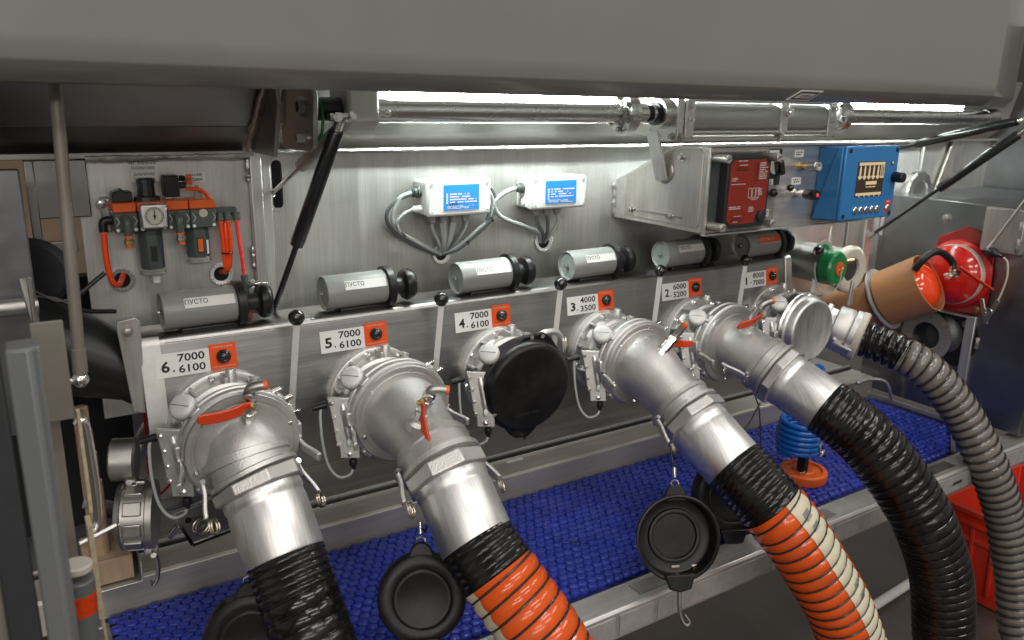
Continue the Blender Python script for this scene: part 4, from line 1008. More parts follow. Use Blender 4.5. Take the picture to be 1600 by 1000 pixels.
    if stripe:
        a0, a1, blocks = stripe
        mbs, _, _, _ = hose_surface(BP, r_h, amp, pitch, 8, 8, .75, 0, a0, a1, .0009)
        sp_ = part('stripe', mbs, HOSEC, bd)
        for (s0, sl, f0, f1) in blocks:
            seg = [at_s(BP, arclen(BP), s0+sl*i/8)[0] for i in range(9)]
            uu = []; vs = []; fs = []
            for i in range(9):
                s = s0+sl*i/8; x = s/tot*(len(Q)-1); j = min(int(x), len(Q)-2)
                p = Q[j].lerp(Q[j+1], x-j); u, v_, d = F[j]
                for q in range(4):
                    a = a0+(a1-a0)*(f0+(f1-f0)*q/3); ph = s/pitch-a/(2*math.pi)
                    rr = r_h+.0016+amp*abs(math.sin(math.pi*ph))**.75
                    vs.append(p+(u*math.cos(a)+v_*math.sin(a))*rr)
            for i in range(8):
                for q in range(3): fs.append((i*4+q, i*4+q+1, (i+1)*4+q+1, (i+1)*4+q))
            part('stripe_mark', MB().add(vs, fs), GREYC, bd)
    return t, P, S
HP6 = [(.035,-.108,-.116),(.035,-.145,-.119),(.038,-.165,-.145),(.046,-.19,-.178),(.054,-.225,-.224),(.062,-.275,-.285),(.074,-.35,-.39),(.09,-.43,-.52),(.12,-.50,-.70),(.18,-.56,-.88),(.35,-.65,-1.05),(.6,-.75,-1.13)]
HP5 = [(.335,-.108,-.115),(.335,-.145,-.117),(.335,-.185,-.124),(.338,-.235,-.140),(.341,-.295,-.168),(.347,-.355,-.222),(.350,-.40,-.265),(.373,-.46,-.326),(.410,-.53,-.408),(.45,-.585,-.52),(.50,-.63,-.70),(.62,-.69,-.98),(.9,-.8,-1.13)]
HP3 = [(.935,-.108,-.114),(.936,-.145,-.114),(.938,-.19,-.130),(.944,-.24,-.158),(.950,-.275,-.182),(.960,-.345,-.226),(.974,-.40,-.267),(.998,-.49,-.33),(1.035,-.53,-.39),(1.074,-.56,-.46),(1.125,-.59,-.55),(1.173,-.61,-.653),(1.25,-.63,-.82),(1.40,-.66,-1.0),(1.65,-.72,-1.13)]
HP2 = [(1.235,-.108,-.112),(1.237,-.145,-.110),(1.246,-.19,-.122),(1.256,-.235,-.142),(1.280,-.32,-.182),(1.308,-.42,-.226),(1.345,-.475,-.275),(1.377,-.52,-.331),(1.410,-.557,-.395),(1.436,-.59,-.461),(1.487,-.62,-.595),(1.515,-.64,-.767),(1.56,-.66,-.92),(1.65,-.68,-1.06),(1.85,-.72,-1.13)]
coupler_and_hose(6, HP6, .240, (HOSEB, HOSEB), ('aluminium hose coupler on valve six with its red lever pointing left','black ribbed hose from the coupler of plate six'), .0625, .0245, None,
    ((.044,-.160,-.078), (0,-.22,.97), (-1,0,.03), (.85,-.3,.1), .088), True, .06, .0035, .0016, True)
coupler_and_hose(5, HP5, .345, (HOSEO, WIRE), ('aluminium hose coupler on valve five with its red lever hanging down','bright orange ribbed hose from the coupler of plate five'), .064, .0262, (R(182), R(206), []),
    ((.312,-.258,-.092), (.18,-.35,.88), (.12,-.38,-.90), (.8,-.3,-.15), .085, -1), True, .065, .0048, .0023)
coupler_and_hose(3, HP3, .355, (HOSEO, WIRE), ('aluminium hose coupler on valve three with its red lever pointing right','orange hose with a cream stripe from the coupler of plate three'), .066, .0262,
    (R(92), R(140), [(.024,.016,.40,.75),(.050,.016,.40,.75),(.204,.016,.30,.60),(.231,.016,.30,.60)]), ((.918,-.210,-.086), (.62,-.22,.72), (.9,-.35,-.08), (.3,-.4,.8), .072), True, .11, .0048, .0023)
coupler_and_hose(2, HP2, .315, (HOSEB, HOSEB), ('aluminium hose coupler on valve two with its red lever pointing left','black ribbed hose from the coupler of plate two'), .066, .0215, None,
    ((1.232,-.196,-.066), (.25,-.30,.90), (-1,.05,-.05), (.9,-.2,.2), .078), 'back', .07, .0035, .0018, True)
# ================================================================ caps
cc = V((.635,-.114,-.122)); ca = V((-.06,-1,-.10)).normalized()
t = thing('closure_cap', 'large round black plastic cap closing the valve of plate four', 'cap', tuple(cc), 'caps on valves')
cu = X - ca*X.dot(ca); cu.normalize(); cv = ca.cross(cu); cv = cv if cv.z > 0 else -cv
part('rim', MB().rev(cc, ca, [(-.022,.094),(-.021,.1020),(.010,.1040),(.012,.1015)], 56), CAPB, t)
part('face', MB().rev(cc+ca*.011, ca, [(0,.1020),(.010,.1005),(.016,.0960),(.018,.0925),(.0188,.0895),(.0192,.04),(.0193,.0001)], 56), CAPB, t)
tab = part('top_tab', MB().prism([(-.060,.070),(-.036,.096),(-.014,.112),(.034,.116),(.054,.104),(.076,.074),(.07,.04),(-.06,.03)], cc+ca*.008, cu, cv, -.010), CAPB, t, .003)
for a_, b_ in ((.006,.1085),(.032,.1085)): part('tab_hole', MB().cyl(cc+ca*.0075+cu*a_+cv*b_, cc+ca*.0091+cu*a_+cv*b_, .0045, n=12), CAST, tab)
part('bottom_spout', MB().prism([(-.072,-.062),(-.030,-.112),(-.016,-.124),(.014,-.126),(.028,-.114),(.072,-.062)], cc+ca*.012, cu, cv, -.014), CAPB, t, .004)
part('lanyard_pin', MB().cyl(cc+ca*.012-cv*.118, cc+ca*.024-cv*.120, .004, n=10), BRONZE, t)
part('moulded_text', scribble(cc+ca*.0305-cu*.030-cv*.060, cu, cv, .060, .008, 3, 77, .6), DKGREY2, t)
# aluminium cap on valve 1
t = thing('closure_cap', 'turned aluminium cap closing the valve of plate one', 'cap', (1.535,-.10,-.118), 'caps on valves')
c1_ = V((1.535,-.108,-.118))
part('rim', MB().rev(c1_, -Y, [(0,.088),(.001,.099),(.020,.100),(.024,.096),(.028,.094)], 56), TURN, t)
part('face', MB().rev(c1_-Y*.028, -Y, [(0,.094),(.003,.088),(.006,.0865),(.022,.0855),(.026,.082),(.0268,.079),(.0262,.078),(.0262,.062),(.0256,.061),(.0256,.0001)], 56), FERR, t)
for sgn in (-1,1):
    part('lug', MB().box(c1_+V((sgn*.102,-.012,-.01)), (.02,.018,.03)), CAST, t, .003)
# pull rings of the valve closed by the black cap
t = thing('cam_ring', 'pair of steel pull rings at the cam arm right of the black cap', 'ring', (.745,-.05,-.05))
part('arm', MB().tube([(.69,-.06,-.045),(.72,-.07,-.030),(.75,-.07,-.034),(.765,-.07,-.05)], .007, 8), CAST, t)
for o_ in (0,.006): part('ring', MB().torus((.768+o_,-.075,-.066), (.8,-.5,.1), .017, .0017, 24, 6), BRONZE, t)

def dish_cap(label, c, ax, r, hang, back=False, clip=True):
    c, ax = V(c), V(ax).normalized(); t = thing('dust_cap', label, 'cap', tuple(c), 'dust caps hanging over the mat')
    u = Z - ax*ax.z; u.normalize(); s_ = ax.cross(u)
    k = r/.09
    if not back:
        part('dish', MB().rev(c-ax*.030*k, ax, [(0,.076*k),(.003*k,.084*k),(.020*k,.088*k),(.042*k,.092*k),(.046*k,.0935*k),(.047*k,.090*k),(.044*k,.086*k),(.016*k,.080*k),(.012*k,.074*k),(.012*k,.060*k),(.020*k,.058*k),(.021*k,.054*k),(.020*k,.050*k),(.014*k,.048*k),(.014*k,.0001)], 56), CAPB, t)
        for d_, w_ in ((-.045,.010),(.0,.012)):
            part('mould_tag', MB().box(c+ax*(-.014*k)-u*(.066*k)+s_*d_*k, (.016,.004,.002), (s_, u, ax)), BRONZE, t)
    else:
        part('dish', MB().rev(c-ax*.030*k, ax, [(0,.080*k),(.002,.092*k),(.030*k,.0915*k),(.040*k,.088*k),(.043*k,.082*k),(.0435*k,.064*k),(.0415*k,.061*k),(.0435*k,.058*k),(.044*k,.054*k),(.042*k,.050*k),(.042*k,.0001)], 56), CAPB, t)
    tb = part('top_tab', MB().prism([(-.030*k,.078*k),(-.020*k,.104*k),(-.008*k,.114*k),(.008*k,.114*k),(.020*k,.104*k),(.030*k,.078*k)], c-ax*.004*k, s_, u, -.010), CAPB, t, .003)
    lo = part('bottom_tab', MB().prism([(.034*k,-.076*k),(.024*k,-.108*k),(.0,-.114*k),(-.024*k,-.108*k),(-.034*k,-.076*k)], c+ax*.006*k, s_, u, -.014), CAPB, t, .003)
    part('rivet', MB().rev(c+ax*.006*k-u*.100*k, ax, [(0,.004),(.002,.003)], 12), CHROME, lo)
    if clip:
        q = c-u*.112*k
        part('spring_clip', MB().tube([q+ax*.006, q-u*.03+ax*.004, q-u*.055-s_*.004, q-u*.072-s_*.014, q-u*.066-s_*.022, q-u*.05-s_*.012], [.005,.0045,.004,.003,.0025,.002], 8), DULL, lo)
    tp = c+u*.108*k; h = V(hang)
    part('cable', MB().tube([tp+u*.03, tp.lerp(h,.5)+V((.002,0,0)), h], .0018, 6), INK, t)
    part('crimp', MB().cyl(tp+u*.020, tp+u*.040, .0042, n=10), CHROME, t)
    part('hook', MB().torus(tp+u*.006, ax, .008, .0018, 16, 6), CHROME, t)
    return t
dish_cap('open black dust cap hanging from the hose of plate three, inside showing', (.800,-.432,-.380), (-.42,-.85,.32), .083, (.850,-.345,-.222))
dish_cap('black dust cap hanging behind the orange and cream hose', (1.080,-.325,-.412), (-.45,-.85,.25), .086, (1.16,-.315,-.20), back=True, clip=False)
dish_cap('black dust cap hanging left of the orange hose, ringed face showing', (.281,-.330,-.397), (-.38,-.86,.36), .078, (.298,-.325,-.24), back=True, clip=False)
dish_cap('black dust cap half hidden by the black hose of plate six', (.000,-.25,-.425), (-.3,-.9,.3), .078, (.02,-.24,-.30), back=True, clip=False)
solo('lanyard', MB().tube([(1.16,-.30,-.19),(1.165,-.31,-.22),(1.17,-.32,-.30),(1.165,-.33,-.42)], .0018, 6), INK, 'thin black lanyard hanging below the coupler of plate two', 'lanyard', (1.16,-.3,-.39))

# ================================================================ blue mat
m_ = thing('blue_mat', 'blue woven anti-slip mat of rounded beads in the front tray', 'mat', (1.0,-.12,-.526))
part('base', MB().box((1.035,-.1255,-.5265), (2.42,.438,.004)), BLUEB, m_)
def bead_mesh():
    mb = MB(); vs = []; fs = []; n = 8; prof = [(1.0,-.0045),(1.0,.0015),(.84,.0050),(.45,.0066)]
    for rr, z in prof:
        for k in range(n):
            a = 2*math.pi*k/n; vs.append((.0132*rr*math.cos(a), .0104*rr*math.sin(a), z))
    vs.append((0,0,.0069)); top = len(vs)-1
    for i in range(3):
        for k in range(n): k2 = (k+1) % n; fs.append((i*n+k, i*n+k2, (i+1)*n+k2, (i+1)*n+k))
    for k in range(n): fs.append((3*n+k, 3*n+(k+1) % n, top))
    mb.add(vs, fs); return mb
bm0 = bead_mesh(); spots = []
px_, py_ = .0235, .0190
ny = int(.436/py_)
for j in range(ny):
    y = .092-.0105-py_*j
    for i in range(int(2.42/px_)):
        x = -.175+px_*i+(.5*px_ if j % 2 else 0)
        if x > 2.235 - max(0, (-.20-y))*1.75: continue
        spots.append((x, y, (.0018 if (i+j) % 2 else 0)+random.uniform(-.0004,.0004), R(18 if j % 2 else -18)+random.uniform(-.06,.06)))
camp = cam.matrix_world.translation
def vis(sp):
    p = V((sp[0], sp[1], -.52)); q = cam.matrix_world.inverted() @ p
    if q.z > -.05: return 9
    sx, sy = q.x/-q.z, q.y/-q.z
    hidden = abs(sx) > .63 or abs(sy) > .39
    for hx in (.05,.37,.96,1.28):
        if abs(sp[0]-hx+(.26*(sp[1]+.3))) < .10: hidden = True
    return (5 if hidden else 0)-q.z
order = sorted(spots, key=vis)
me = None
for k, (x, y, dz, a) in enumerate(order[:300]):
    if me is None:
        o = part('bead', bm0, BLUEM, m_); me = o.data
        me.transform(Matrix.Translation(V(LOC[m_])))   # bead mesh stays centred on its own origin
    else:
        o = bpy.data.objects.new('bead', me); col.objects.link(o); o.parent = m_
    o.location = V((x,y,-.520+dz)) - V(LOC[m_]); o.rotation_euler = (0,0,a)
rest = MB()
for (x, y, dz, a) in order[300:]:
    c_, s_ = math.cos(a), math.sin(a)
    rest.add([(x+vx*c_-vy*s_, y+vx*s_+vy*c_, -.520+dz+vz) for vx, vy, vz in bm0.v], bm0.f)
part('bead_field', rest, BLUEM, m_, kind='stuff')

# ================================================================ pneumatics unit (filter, regulator, lubricator)
f = thing('air_treatment_unit', 'orange and dark grey pneumatic filter regulator row with dial gauge', 'air unit', (-.015,.1,.13))
xs = (-.101,-.061,-.0145,.0085,.0275,.071)
for i, (a_, b_) in enumerate(((-.101,-.0625),(-.0615,-.0155),(-.0145,.0245),(.0255,.070))):
    mdl = part('module', MB().box(((a_+b_)/2,.105,.2445), (b_-a_,.062,.034)), DKGREY, f, .0025)
    part('orange_top', MB().box(((a_+b_)/2,.107,.270), (b_-a_-.0006,.056,.0165)), ORP, f, .002)
    for xx in (a_+.005, b_-.005):
        part('clip_screw', MB().rev((xx,.0742,.232), -Y, [(0,.0030),(.0012,.0030),(.0014,.002)], 12), WHITE, mdl)
        part('arrow', MB().add([(xx-.002,.0736,.255),(xx+.003,.0736,.247),(xx-.002,.0736,.239),(xx-.0008,.0736,.239),(xx+.0045,.0736,.247),(xx-.0008,.0736,.255)], [(0,1,4,5),(1,2,3,4)]), CLAMPW, mdl)
part('mount_plate', MB().box((-.106,.138,.253), (.014,.016,.062)), DULL, f, .002)
part('mount_screw', MB().bolt((-.111,.130,.272), -Y, .0065, .004), CHROME, f)
gz, gx = .2555, -.0385
part('gauge_plate', MB().box((gx,.064,gz), (.043,.020,.042)), FERR, f, .003)
g_ = part('gauge_dial', MB().rev((gx,.0541,gz+.001), -Y, [(0,.0165),(.001,.0165),(.0012,.0155)], 28), CLAMPW, f)
b = MB()
for k in range(19):
    a = R(-45+270*k/18); d = V((math.cos(a),0,math.sin(a))); b.box(V((gx,.0526,gz+.001))+d*.0128, (.0030,.0005,.0009), (d, Y, V((-d.z,0,d.x))))
part('scale', b, INK, g_)
part('scale_band', MB().torus((gx,.0528,gz+.001), Y, .0148, .0005, 28, 4), BRASS, g_)
part('needle', MB().prism([(-.0012,-.006),(.0012,-.006),(.0005,.012),(-.0005,.012)], (gx,.0522,gz+.001), X, Z, .0006), INK, g_)
part('needle_hub', MB().cyl((gx,.0524,gz+.001), (gx,.0512,gz+.001), .0022, n=12), INK, g_)
kn = part('regulator_knob', MB().rev((-.040,.105,.2785), Z, [(0,.0215),(.007,.0205),(.009,.0145),(.030,.0135),(.031,.0155),(.037,.0150),(.039,.011)], 24, radial=lambda a: 1+.03*math.cos(a*12)), DKGREY2, f)
part('shutoff_block', MB().prism([(-.016,0),(.016,0),(.016,.018),(.006,.018),(0,.023),(-.010,.019),(-.016,.017)], (-.082,.090,.2786), X, Z, -.03), DKGREY2, f, .002)
for xx, h_, zz in ((-.041,.070,.228),(.040,.055,.228)):
    bw = part('bowl', MB().rev((xx,.105,zz), -Z, [(0,.021),(.006,.0215),(h_,.0215),(h_+.004,.019)], 8, phase=R(22.5)), DKGREY, f, .0015)
    part('bowl_window', MB().box((xx+.001,.0845,zz-h_*.62), (.0085,.0012,.024)), (INK if xx < 0 else ORP), bw)
    part('window_frame', MB().box((xx+.001,.0851,zz-h_*.62), (.0125,.0008,.029)), DKGREY2, bw)
    part('bowl_base', MB().rev((xx,.105,zz-h_-.002), -Z, [(0,.0205),(.001,.0225),(.010,.0225),(.0115,.020)], 20), CLEARP, f)
    if xx < 0: part('drain', MB().rev((xx+.004,.105,zz-h_-.013), -Z, [(0,.007),(.003,.0095),(.009,.0095),(.010,.0075),(.017,.0075),(.018,.006)], 16), WHITE, f)
part('bowl_tag', MB().box((.0535,.0865,.190), (.0035,.0015,.026)), PAPER, f)
for xx in (-.083,.002):   # elbow fittings on the front
    e_ = part('elbow_fitting', MB().tube([(xx,.076,.252),(xx,.064,.252),(xx,.057,.247),(xx,.056,.236),(xx,.056,.224)], [.008,.0075,.0068,.0068,.0068], 12, 4), DKGREY, f)
    part('elbow_collar', MB().cyl((xx,.056,.2245), (xx,.056,.2215), .0072, n=14), ORP, e_)
    part('outlet', MB().rev((xx,.056,.2215), -Z, [(0,.0062),(.004,.0062),(.005,.0082),(.011,.0082),(.012,.0055),(.017,.0055)], 8), (BRASS if xx < 0 else DULL), e_)
    part('outlet_ring', MB().cyl((xx,.056,.2075), (xx,.056,.2035), .0062, n=12), ORP, e_)
part('port_disc', MB().rev((.0475,.0735,.2545), -Y, [(0,.0075),(.0015,.0075),(.0018,.003),(.0004,.002)], 18), CLAMPW, f)
sv = part('solenoid', MB().box((.0,.100,.3035), (.026,.030,.038)), BLACKP, f, .002)
part('solenoid_plug', MB().rev((.012,.100,.3095), X, [(0,.011),(.004,.012),(.012,.012),(.014,.010)], 16), GLOSSB, sv)
part('solenoid_nut', MB().hexnut((.0,.104,.280), Z, .010, .005), CHROME, sv)
for zz in (.318,.308,.297):
    part('fitting_collar', MB().rev((.026,.098,zz), X, [(0,.0035),(.008,.0035),(.0085,.0045),(.011,.0045)], 12), ORP, sv)
part('flow_valve', MB().rev((.045,.098,.279), Z, [(0,.007),(.010,.007),(.011,.0055),(.018,.0055),(.019,.0035),(.024,.0035)], 10), CLEARP, f)
man = part('manifold', MB().box((.092,.105,.2515), (.044,.018,.016)), DKGREY, f, .002)
for xx in (.080,.094,.110):
    p_ = part('push_fitting', MB().cyl((xx,.092,.251), (xx,.090,.236), .0070, n=14), DKGREY, man)
    part('fitting_collar', MB().cyl((xx,.090,.236), (xx,.090,.2325), .0062, n=14), ORP, p_)
def atube(pts, m, lab, r=.0038, name='air_tube'): solo(name, MB().tube(pts, r, 10, 6), m, lab, 'air tube', pts[0], 'pneumatic tubes')
part('inlet_elbow', MB().tube([(-.101,.10,.247),(-.112,.10,.247),(-.116,.10,.240),(-.116,.10,.227)], .0075, 10, 4), BLACKP, f)
part('inlet_collar', MB().cyl((-.116,.10,.2275), (-.116,.10,.2245), .0075, n=14), ORP, f)
atube([(-.116,.10,.226),(-.117,.10,.19),(-.115,.10,.155),(-.109,.102,.134),(-.099,.112,.130),(-.090,.135,.137),(-.085,.155,.142)], ORANGET, 'thick orange air tube hanging left of the filter unit', .0052)
atube([(.080,.090,.234),(.082,.09,.20),(.083,.093,.165),(.086,.10,.138),(.087,.150,.127)], ORANGET, 'first of three orange air tubes entering the wall bushing')
atube([(.090,.095,.240),(.089,.09,.20),(.0885,.094,.165),(.089,.10,.138),(.088,.150,.126)], ORANGET, 'middle of three orange air tubes entering the wall bushing')
atube([(.094,.090,.234),(.096,.089,.205),(.095,.092,.17),(.091,.10,.14),(.089,.150,.127)], ORANGET, 'third of three orange air tubes entering the wall bushing')
atube([(.110,.090,.234),(.112,.09,.20),(.115,.088,.16),(.1165,.088,.128)], PINKT, 'pink red air tube running down to the T fitting')
atube([(.032,.098,.297),(.045,.092,.296),(.058,.092,.288),(.068,.096,.272),(.074,.10,.262)], ORANGET, 'short orange air tube bending over from the solenoid')
atube([(.117,.085,.096),(.118,.07,.06),(.121,.06,.02),(.123,.06,-.02)], PINKT, 'pink red air tube dropping below the T fitting')
t = thing('tee_fitting', 'dark grey T fitting on the pink air tube', 'fitting', (.117,.086,.095))
part('run', MB().cyl((.1165,.087,.130), (.117,.085,.094), .0068, n=14), DKGREY, t)
part('branch', MB().cyl((.117,.086,.110), (.133,.084,.111), .0062, n=14), DKGREY, t)
part('branch_outlet', MB().rev((.133,.084,.111), X, [(0,.005),(.005,.005),(.006,.007),(.012,.007),(.013,.004),(.026,.004)], 10), CHROME, t)
for zz in (.118,.104): part('clip_ring', MB().torus((.129,.078,zz), -Y, .0028, .0011, 14, 6), WHITE, t)
part('collar', MB().cyl((.117,.085,.095), (.117,.085,.091), .0062, n=14), ORP, t)
wall_ring((-.090,.149,.130), .0165, 'grey wall bushing with the thick orange tube', 0, DULL)
wall_ring((.0875,.149,.124), .0165, 'white toothed wall bushing with three orange tubes', 0)
solo('cable_tie', MB().torus((.0885,.092,.175), Z, .0095, .0014, 16, 6), BLACKP, 'black cable tie around the three orange tubes', 'cable tie', (.0885,.092,.175))
for k, (x0, z0, w_, rows, lab) in enumerate(((-.035,.3365,.052,('РЕГ. ДАВЛЕНИЯ','ПНЕВМАТИКИ'),'white sign reading РЕГ. ДАВЛЕНИЯ ПНЕВМАТИКИ on the wall'),(-.034,.3168,.048,('ДАВЛЕНИЕ','ПНЕВМАТИКИ'),'white sign reading ДАВЛЕНИЕ ПНЕВМАТИКИ above the regulator knob'),(.052,.313,.040,('ИВАНИЕ','МАТИКИ'),'white sign reading ИВАНИЕ МАТИКИ behind the solenoid'))):
    t = thing('wall_sign', lab, 'sign', (x0,.149,z0-.01), 'pneumatics signs')
    part('plate', MB().box((x0,.1493-.0006*k,z0), (w_,.0014,.0195)), PAPER, t)
    for r_, tx in enumerate(rows):
        ww = w_*(.86 if len(tx) > 10 else .74)
        part('lettering', text_mb(tx, (x0-ww/2,.1486-.0006*k,z0+(.0012 if r_ == 0 else -.0072)), X, Z, ww, .0056, bold=.01, ext=.0003), INK, t)
# ================================================================ lower left tray: block with dowels, large camlock cap
t = thing('dowel_block', 'beech block with upright wooden dowels beside the camlock cap', 'wood block', (-.178,.06,-.396))
part('block', MB().box((-.178,.055,-.371), (.076,.11,.048)), WOOD, t, .002)
for yy, zt in ((.035,-.205),(.075,-.166),(.115,-.137),(.155,-.105)):
    part('dowel', MB().cyl((-.184,yy,-.35), (-.184,yy,zt), .0135, n=20), WOOD, t, .001)
t = thing('shelf_bracket', 'folded steel shelf under the wooden dowel block', 'bracket', (-.18,.05,-.40))
b = MB().box((-.18,.05,-.3985), (.105,.13,.003)); b.box((-.129,.05,-.378), (.003,.13,.040)); part('shelf', b, SHEET, t, .001)
t = thing('camlock_cap', 'large grey cast camlock cap resting by the wooden dowels', 'camlock', (-.13,-.02,-.32))
ax = V((.93,-.30,-.05)).normalized(); c = V((-.128,-.02,-.262))
part('drum', MB().rev(c-ax*.030, ax, [(0,.050),(.002,.057),(.010,.060),(.012,.058),(.050,.058),(.052,.061),(.062,.061),(.063,.054)], 40), DULL, t)
u, v_, _ = frame(ax)
for k in range(10):
    a = 2*math.pi*k/10; d = u*math.cos(a)+v_*math.sin(a); s_ = ax.cross(d)
    part('pad', MB().box(c+ax*.001+d*.0585, (.030,.024,.006), (ax, s_, d)), DULL, t, .002)
part('neck', MB().rev(V((-.135,.01,-.165))-ax*.022, ax, [(0,.030),(.004,.038),(.040,.038),(.044,.034)], 28), DULL, t)
part('link', MB().box((-.130,-.005,-.210), (.018,.02,.03)), GREYM, t, .003)
part('link_pin', MB().cyl((-.128,-.03,-.205), (-.128,.02,-.205), .006), CHROME, t)
h = part('handle', MB().bar((-.150,-.055,-.250), (-.225,-.065,-.268), .026, .008, hint=(0,.5,.9)), SHEET, t, .002)
part('lower_link', MB().box((-.112,-.035,-.328), (.024,.014,.014)), GREYM, t, .004)
part('lower_pin', MB().cyl((-.112,-.055,-.330), (-.112,-.02,-.330), .005), CHROME, t)
part('clip', MB().tube([(-.107,-.045,-.335),(-.105,-.042,-.36),(-.108,-.038,-.388),(-.116,-.038,-.398),(-.119,-.04,-.388)], [.004,.0045,.004,.003,.002], 8), DULL, t)
t = thing('feed_pipe', 'dark steel pipe running behind the camlock cap', 'pipe', (-.1,.05,-.2))
part('pipe', MB().tube([(-.06,.10,-.13),(-.095,.06,-.16),(-.13,.03,-.19)], .018, 14), DULL, t)
part('clear_hose', MB().tube([(-.20,.12,-.28),(-.12,.10,-.31),(-.04,.09,-.312),(.02,.09,-.30)], .012, 12), GREYC, t)
part('red_cable', MB().tube([(-.09,.05,-.10),(-.092,.05,-.17),(-.093,.05,-.22)], .002, 6), RUBG, t)
part('red_cable', MB().tube([(-.10,.06,-.28),(-.07,.05,-.262),(-.045,.05,-.235)], .0025, 6), RUBG, t)
part('split_ring', MB().torus((-.098,.03,-.235), (.3,-1,.2), .016, .0013, 24, 6), CHROME, t)
t = thing('angle_plate', 'small bright steel angle plate below the valve of plate six', 'plate', (-.02,-.03,-.33))
part('plate', MB().prism([(-.072,-.262),(.03,-.250),(.045,-.320),(-.045,-.332)], (0,-.045,0), X, Z, .004), DARKSH, t, .001)
part('edge', MB().bar((-.072,-.049,-.262), (-.045,-.049,-.332), .004, .006), CHROME, t)
part('edge', MB().bar((-.045,-.049,-.333), (.045,-.049,-.321), .004, .006), CHROME, t)
part('plate_hole', MB().cyl((-.048,-.050,-.282), (-.048,-.0485,-.282), .006, n=14), VOID, t)
part('pin', MB().cyl((-.085,-.06,-.30), (-.066,-.045,-.29), .006, n=12), CHROME, t)
part('ring', MB().torus((-.03,-.058,-.295), (.2,-1,.1), .014, .0016, 22, 6), BRONZE, t)
part('ring', MB().torus((-.026,-.060,-.297), (.3,-1,.1), .014, .0016, 22, 6), BRONZE, t)

# ================================================================ chock disc and blue coil
t = thing('orange_chock', 'round orange plastic holder with black handle on the blue mat', 'holder', (1.486,-.22,-.51))
c = V((1.486,-.22,-.512))
part('disc', MB().rev(c, Z, [(0,.060),(.004,.063),(.024,.063),(.029,.059),(.030,.050),(.024,.047),(.024,.030),(.029,.026),(.030,.0001)], 40), ORP, t)
part('handle', MB().box(c+V((-.02,-.01,.052)), (.016,.028,.05)), BLACKP, t, .004)
part('handle_bar', MB().bar(c+V((-.055,.025,.085)), c+V((.045,-.03,.072)), .022, .010), BLACKP, t, .004)
part('latch', MB().box(c+V((-.035,-.022,.034)), (.022,.008,.006)), CHROME, t, .001)
t = thing('coil_hose', 'blue spiral air hose hanging over the orange holder', 'coil hose', (1.48,-.20,-.43))
pts = []
for k in range(151):
    a = 2*math.pi*6.5*k/150; rr = .046+.008*math.sin(k/150*3)
    pts.append((1.478+rr*math.cos(a), -.20+rr*math.sin(a), -.345-.095*k/150))
part('coil', MB().sweep(pts, [.0078]*len(pts), 10), BLUEC, t)
part('tail', MB().tube([(1.536,-.20,-.345),(1.55,-.16,-.30),(1.60,-.12,-.262),(1.66,-.10,-.255),(1.69,-.10,-.27),(1.67,-.11,-.285),(1.61,-.12,-.29)], .0062, 10), BLUEC, t)
part('tip', MB().cyl((1.545,-.20,-.430), (1.553,-.205,-.450), .005, n=10), BRASS, t)
part('hook', MB().tube([(1.47,-.27,-.31),(1.468,-.275,-.37),(1.46,-.278,-.40),(1.468,-.28,-.415),(1.478,-.28,-.405)], .004, 8), CHROME, t)

# ================================================================ vapour line at the right
t = thing('vapour_coupling', 'grey camlock coupling that joins the thin vapour hose', 'coupling', (1.77,-.06,-.2))
P0 = V((1.735,-.02,-.145)); P1 = V((1.805,-.150,-.184)); ax = (P1-P0).normalized()
part('adapter', MB().rev(P0, ax, [(-.05,.052),(.0,.052),(.02,.050),(.022,.060),(.034,.060),(.036,.052),(.06,.052)], 36), CAST, t)
part('body', MB().rev(P0+ax*.055, ax, [(0,.058),(.003,.066),(.040,.068),(.046,.064),(.050,.071),(.068,.071),(.072,.066),(.074,.052)], 40), GREYM, t)
part('end_ring', MB().rev(P0+ax*.118, ax, [(0,.060),(.003,.0735),(.018,.0735),(.022,.068),(.022,.054)], 40), CLAMPW, t)
for k, an in enumerate((R(200), R(20))):
    u, v_, _ = frame(ax); d = u*math.cos(an)+v_*math.sin(an)
    ar = part('lock_arm', MB().bar(P0+ax*.075+d*.072, P0+ax*.13+d*.078, .014, .008), CAST, t, .002)
    part('arm_pin', MB().cyl(P0+ax*.075+d*.070-ax.cross(d)*.012, P0+ax*.075+d*.070+ax.cross(d)*.012, .005), CHROME, ar)
part('fin', MB().prism([(0,0),(.02,0),(.016,.07),(.008,.075)], P0+V((.062,-.055,.048)), X, Z, .008), CAST, t, .002)
part('spout', MB().rev(P0+V((-.02,.03,.0)), V((-.9,.1,.3)), [(0,.05),(.05,.048)], 24), CAST, t)
VP = [(1.800,-.142,-.182),(1.812,-.165,-.187),(1.84,-.225,-.205),(1.883,-.30,-.25),(1.95,-.37,-.355),(2.0,-.44,-.495),(2.06,-.485,-.65),(2.10,-.53,-.85),(2.10,-.58,-1.03),(2.12,-.66,-1.12),(2.3,-.8,-1.145)]
P = smooth_path(VP, 14); S = arclen(P)
h = thing('vapour_hose', 'thin grey brown wire ribbed hose running down past the red crate', 'hose', VP[0])
CP = [at_s(P, S, .115*i/24)[0] for i in range(25)]
mbc, Q, F, tot = hose_surface(CP, .0475, .006, .024, 28, 10, 1.0, .0005, seed=9); part('cuff', mbc, HOSEB, h)
BP = [at_s(P, S, .11+(S[-1]-.11)*i/160)[0] for i in range(161)]
mbb, Q, F, tot = hose_surface(BP, .0475, .0045, .0255, 28, 8, .8, seed=11); part('body', mbb, HOSEG, h)
part('wire_helix', helix(Q, F, tot, .0520, .0255, .0030), WIRE, h)

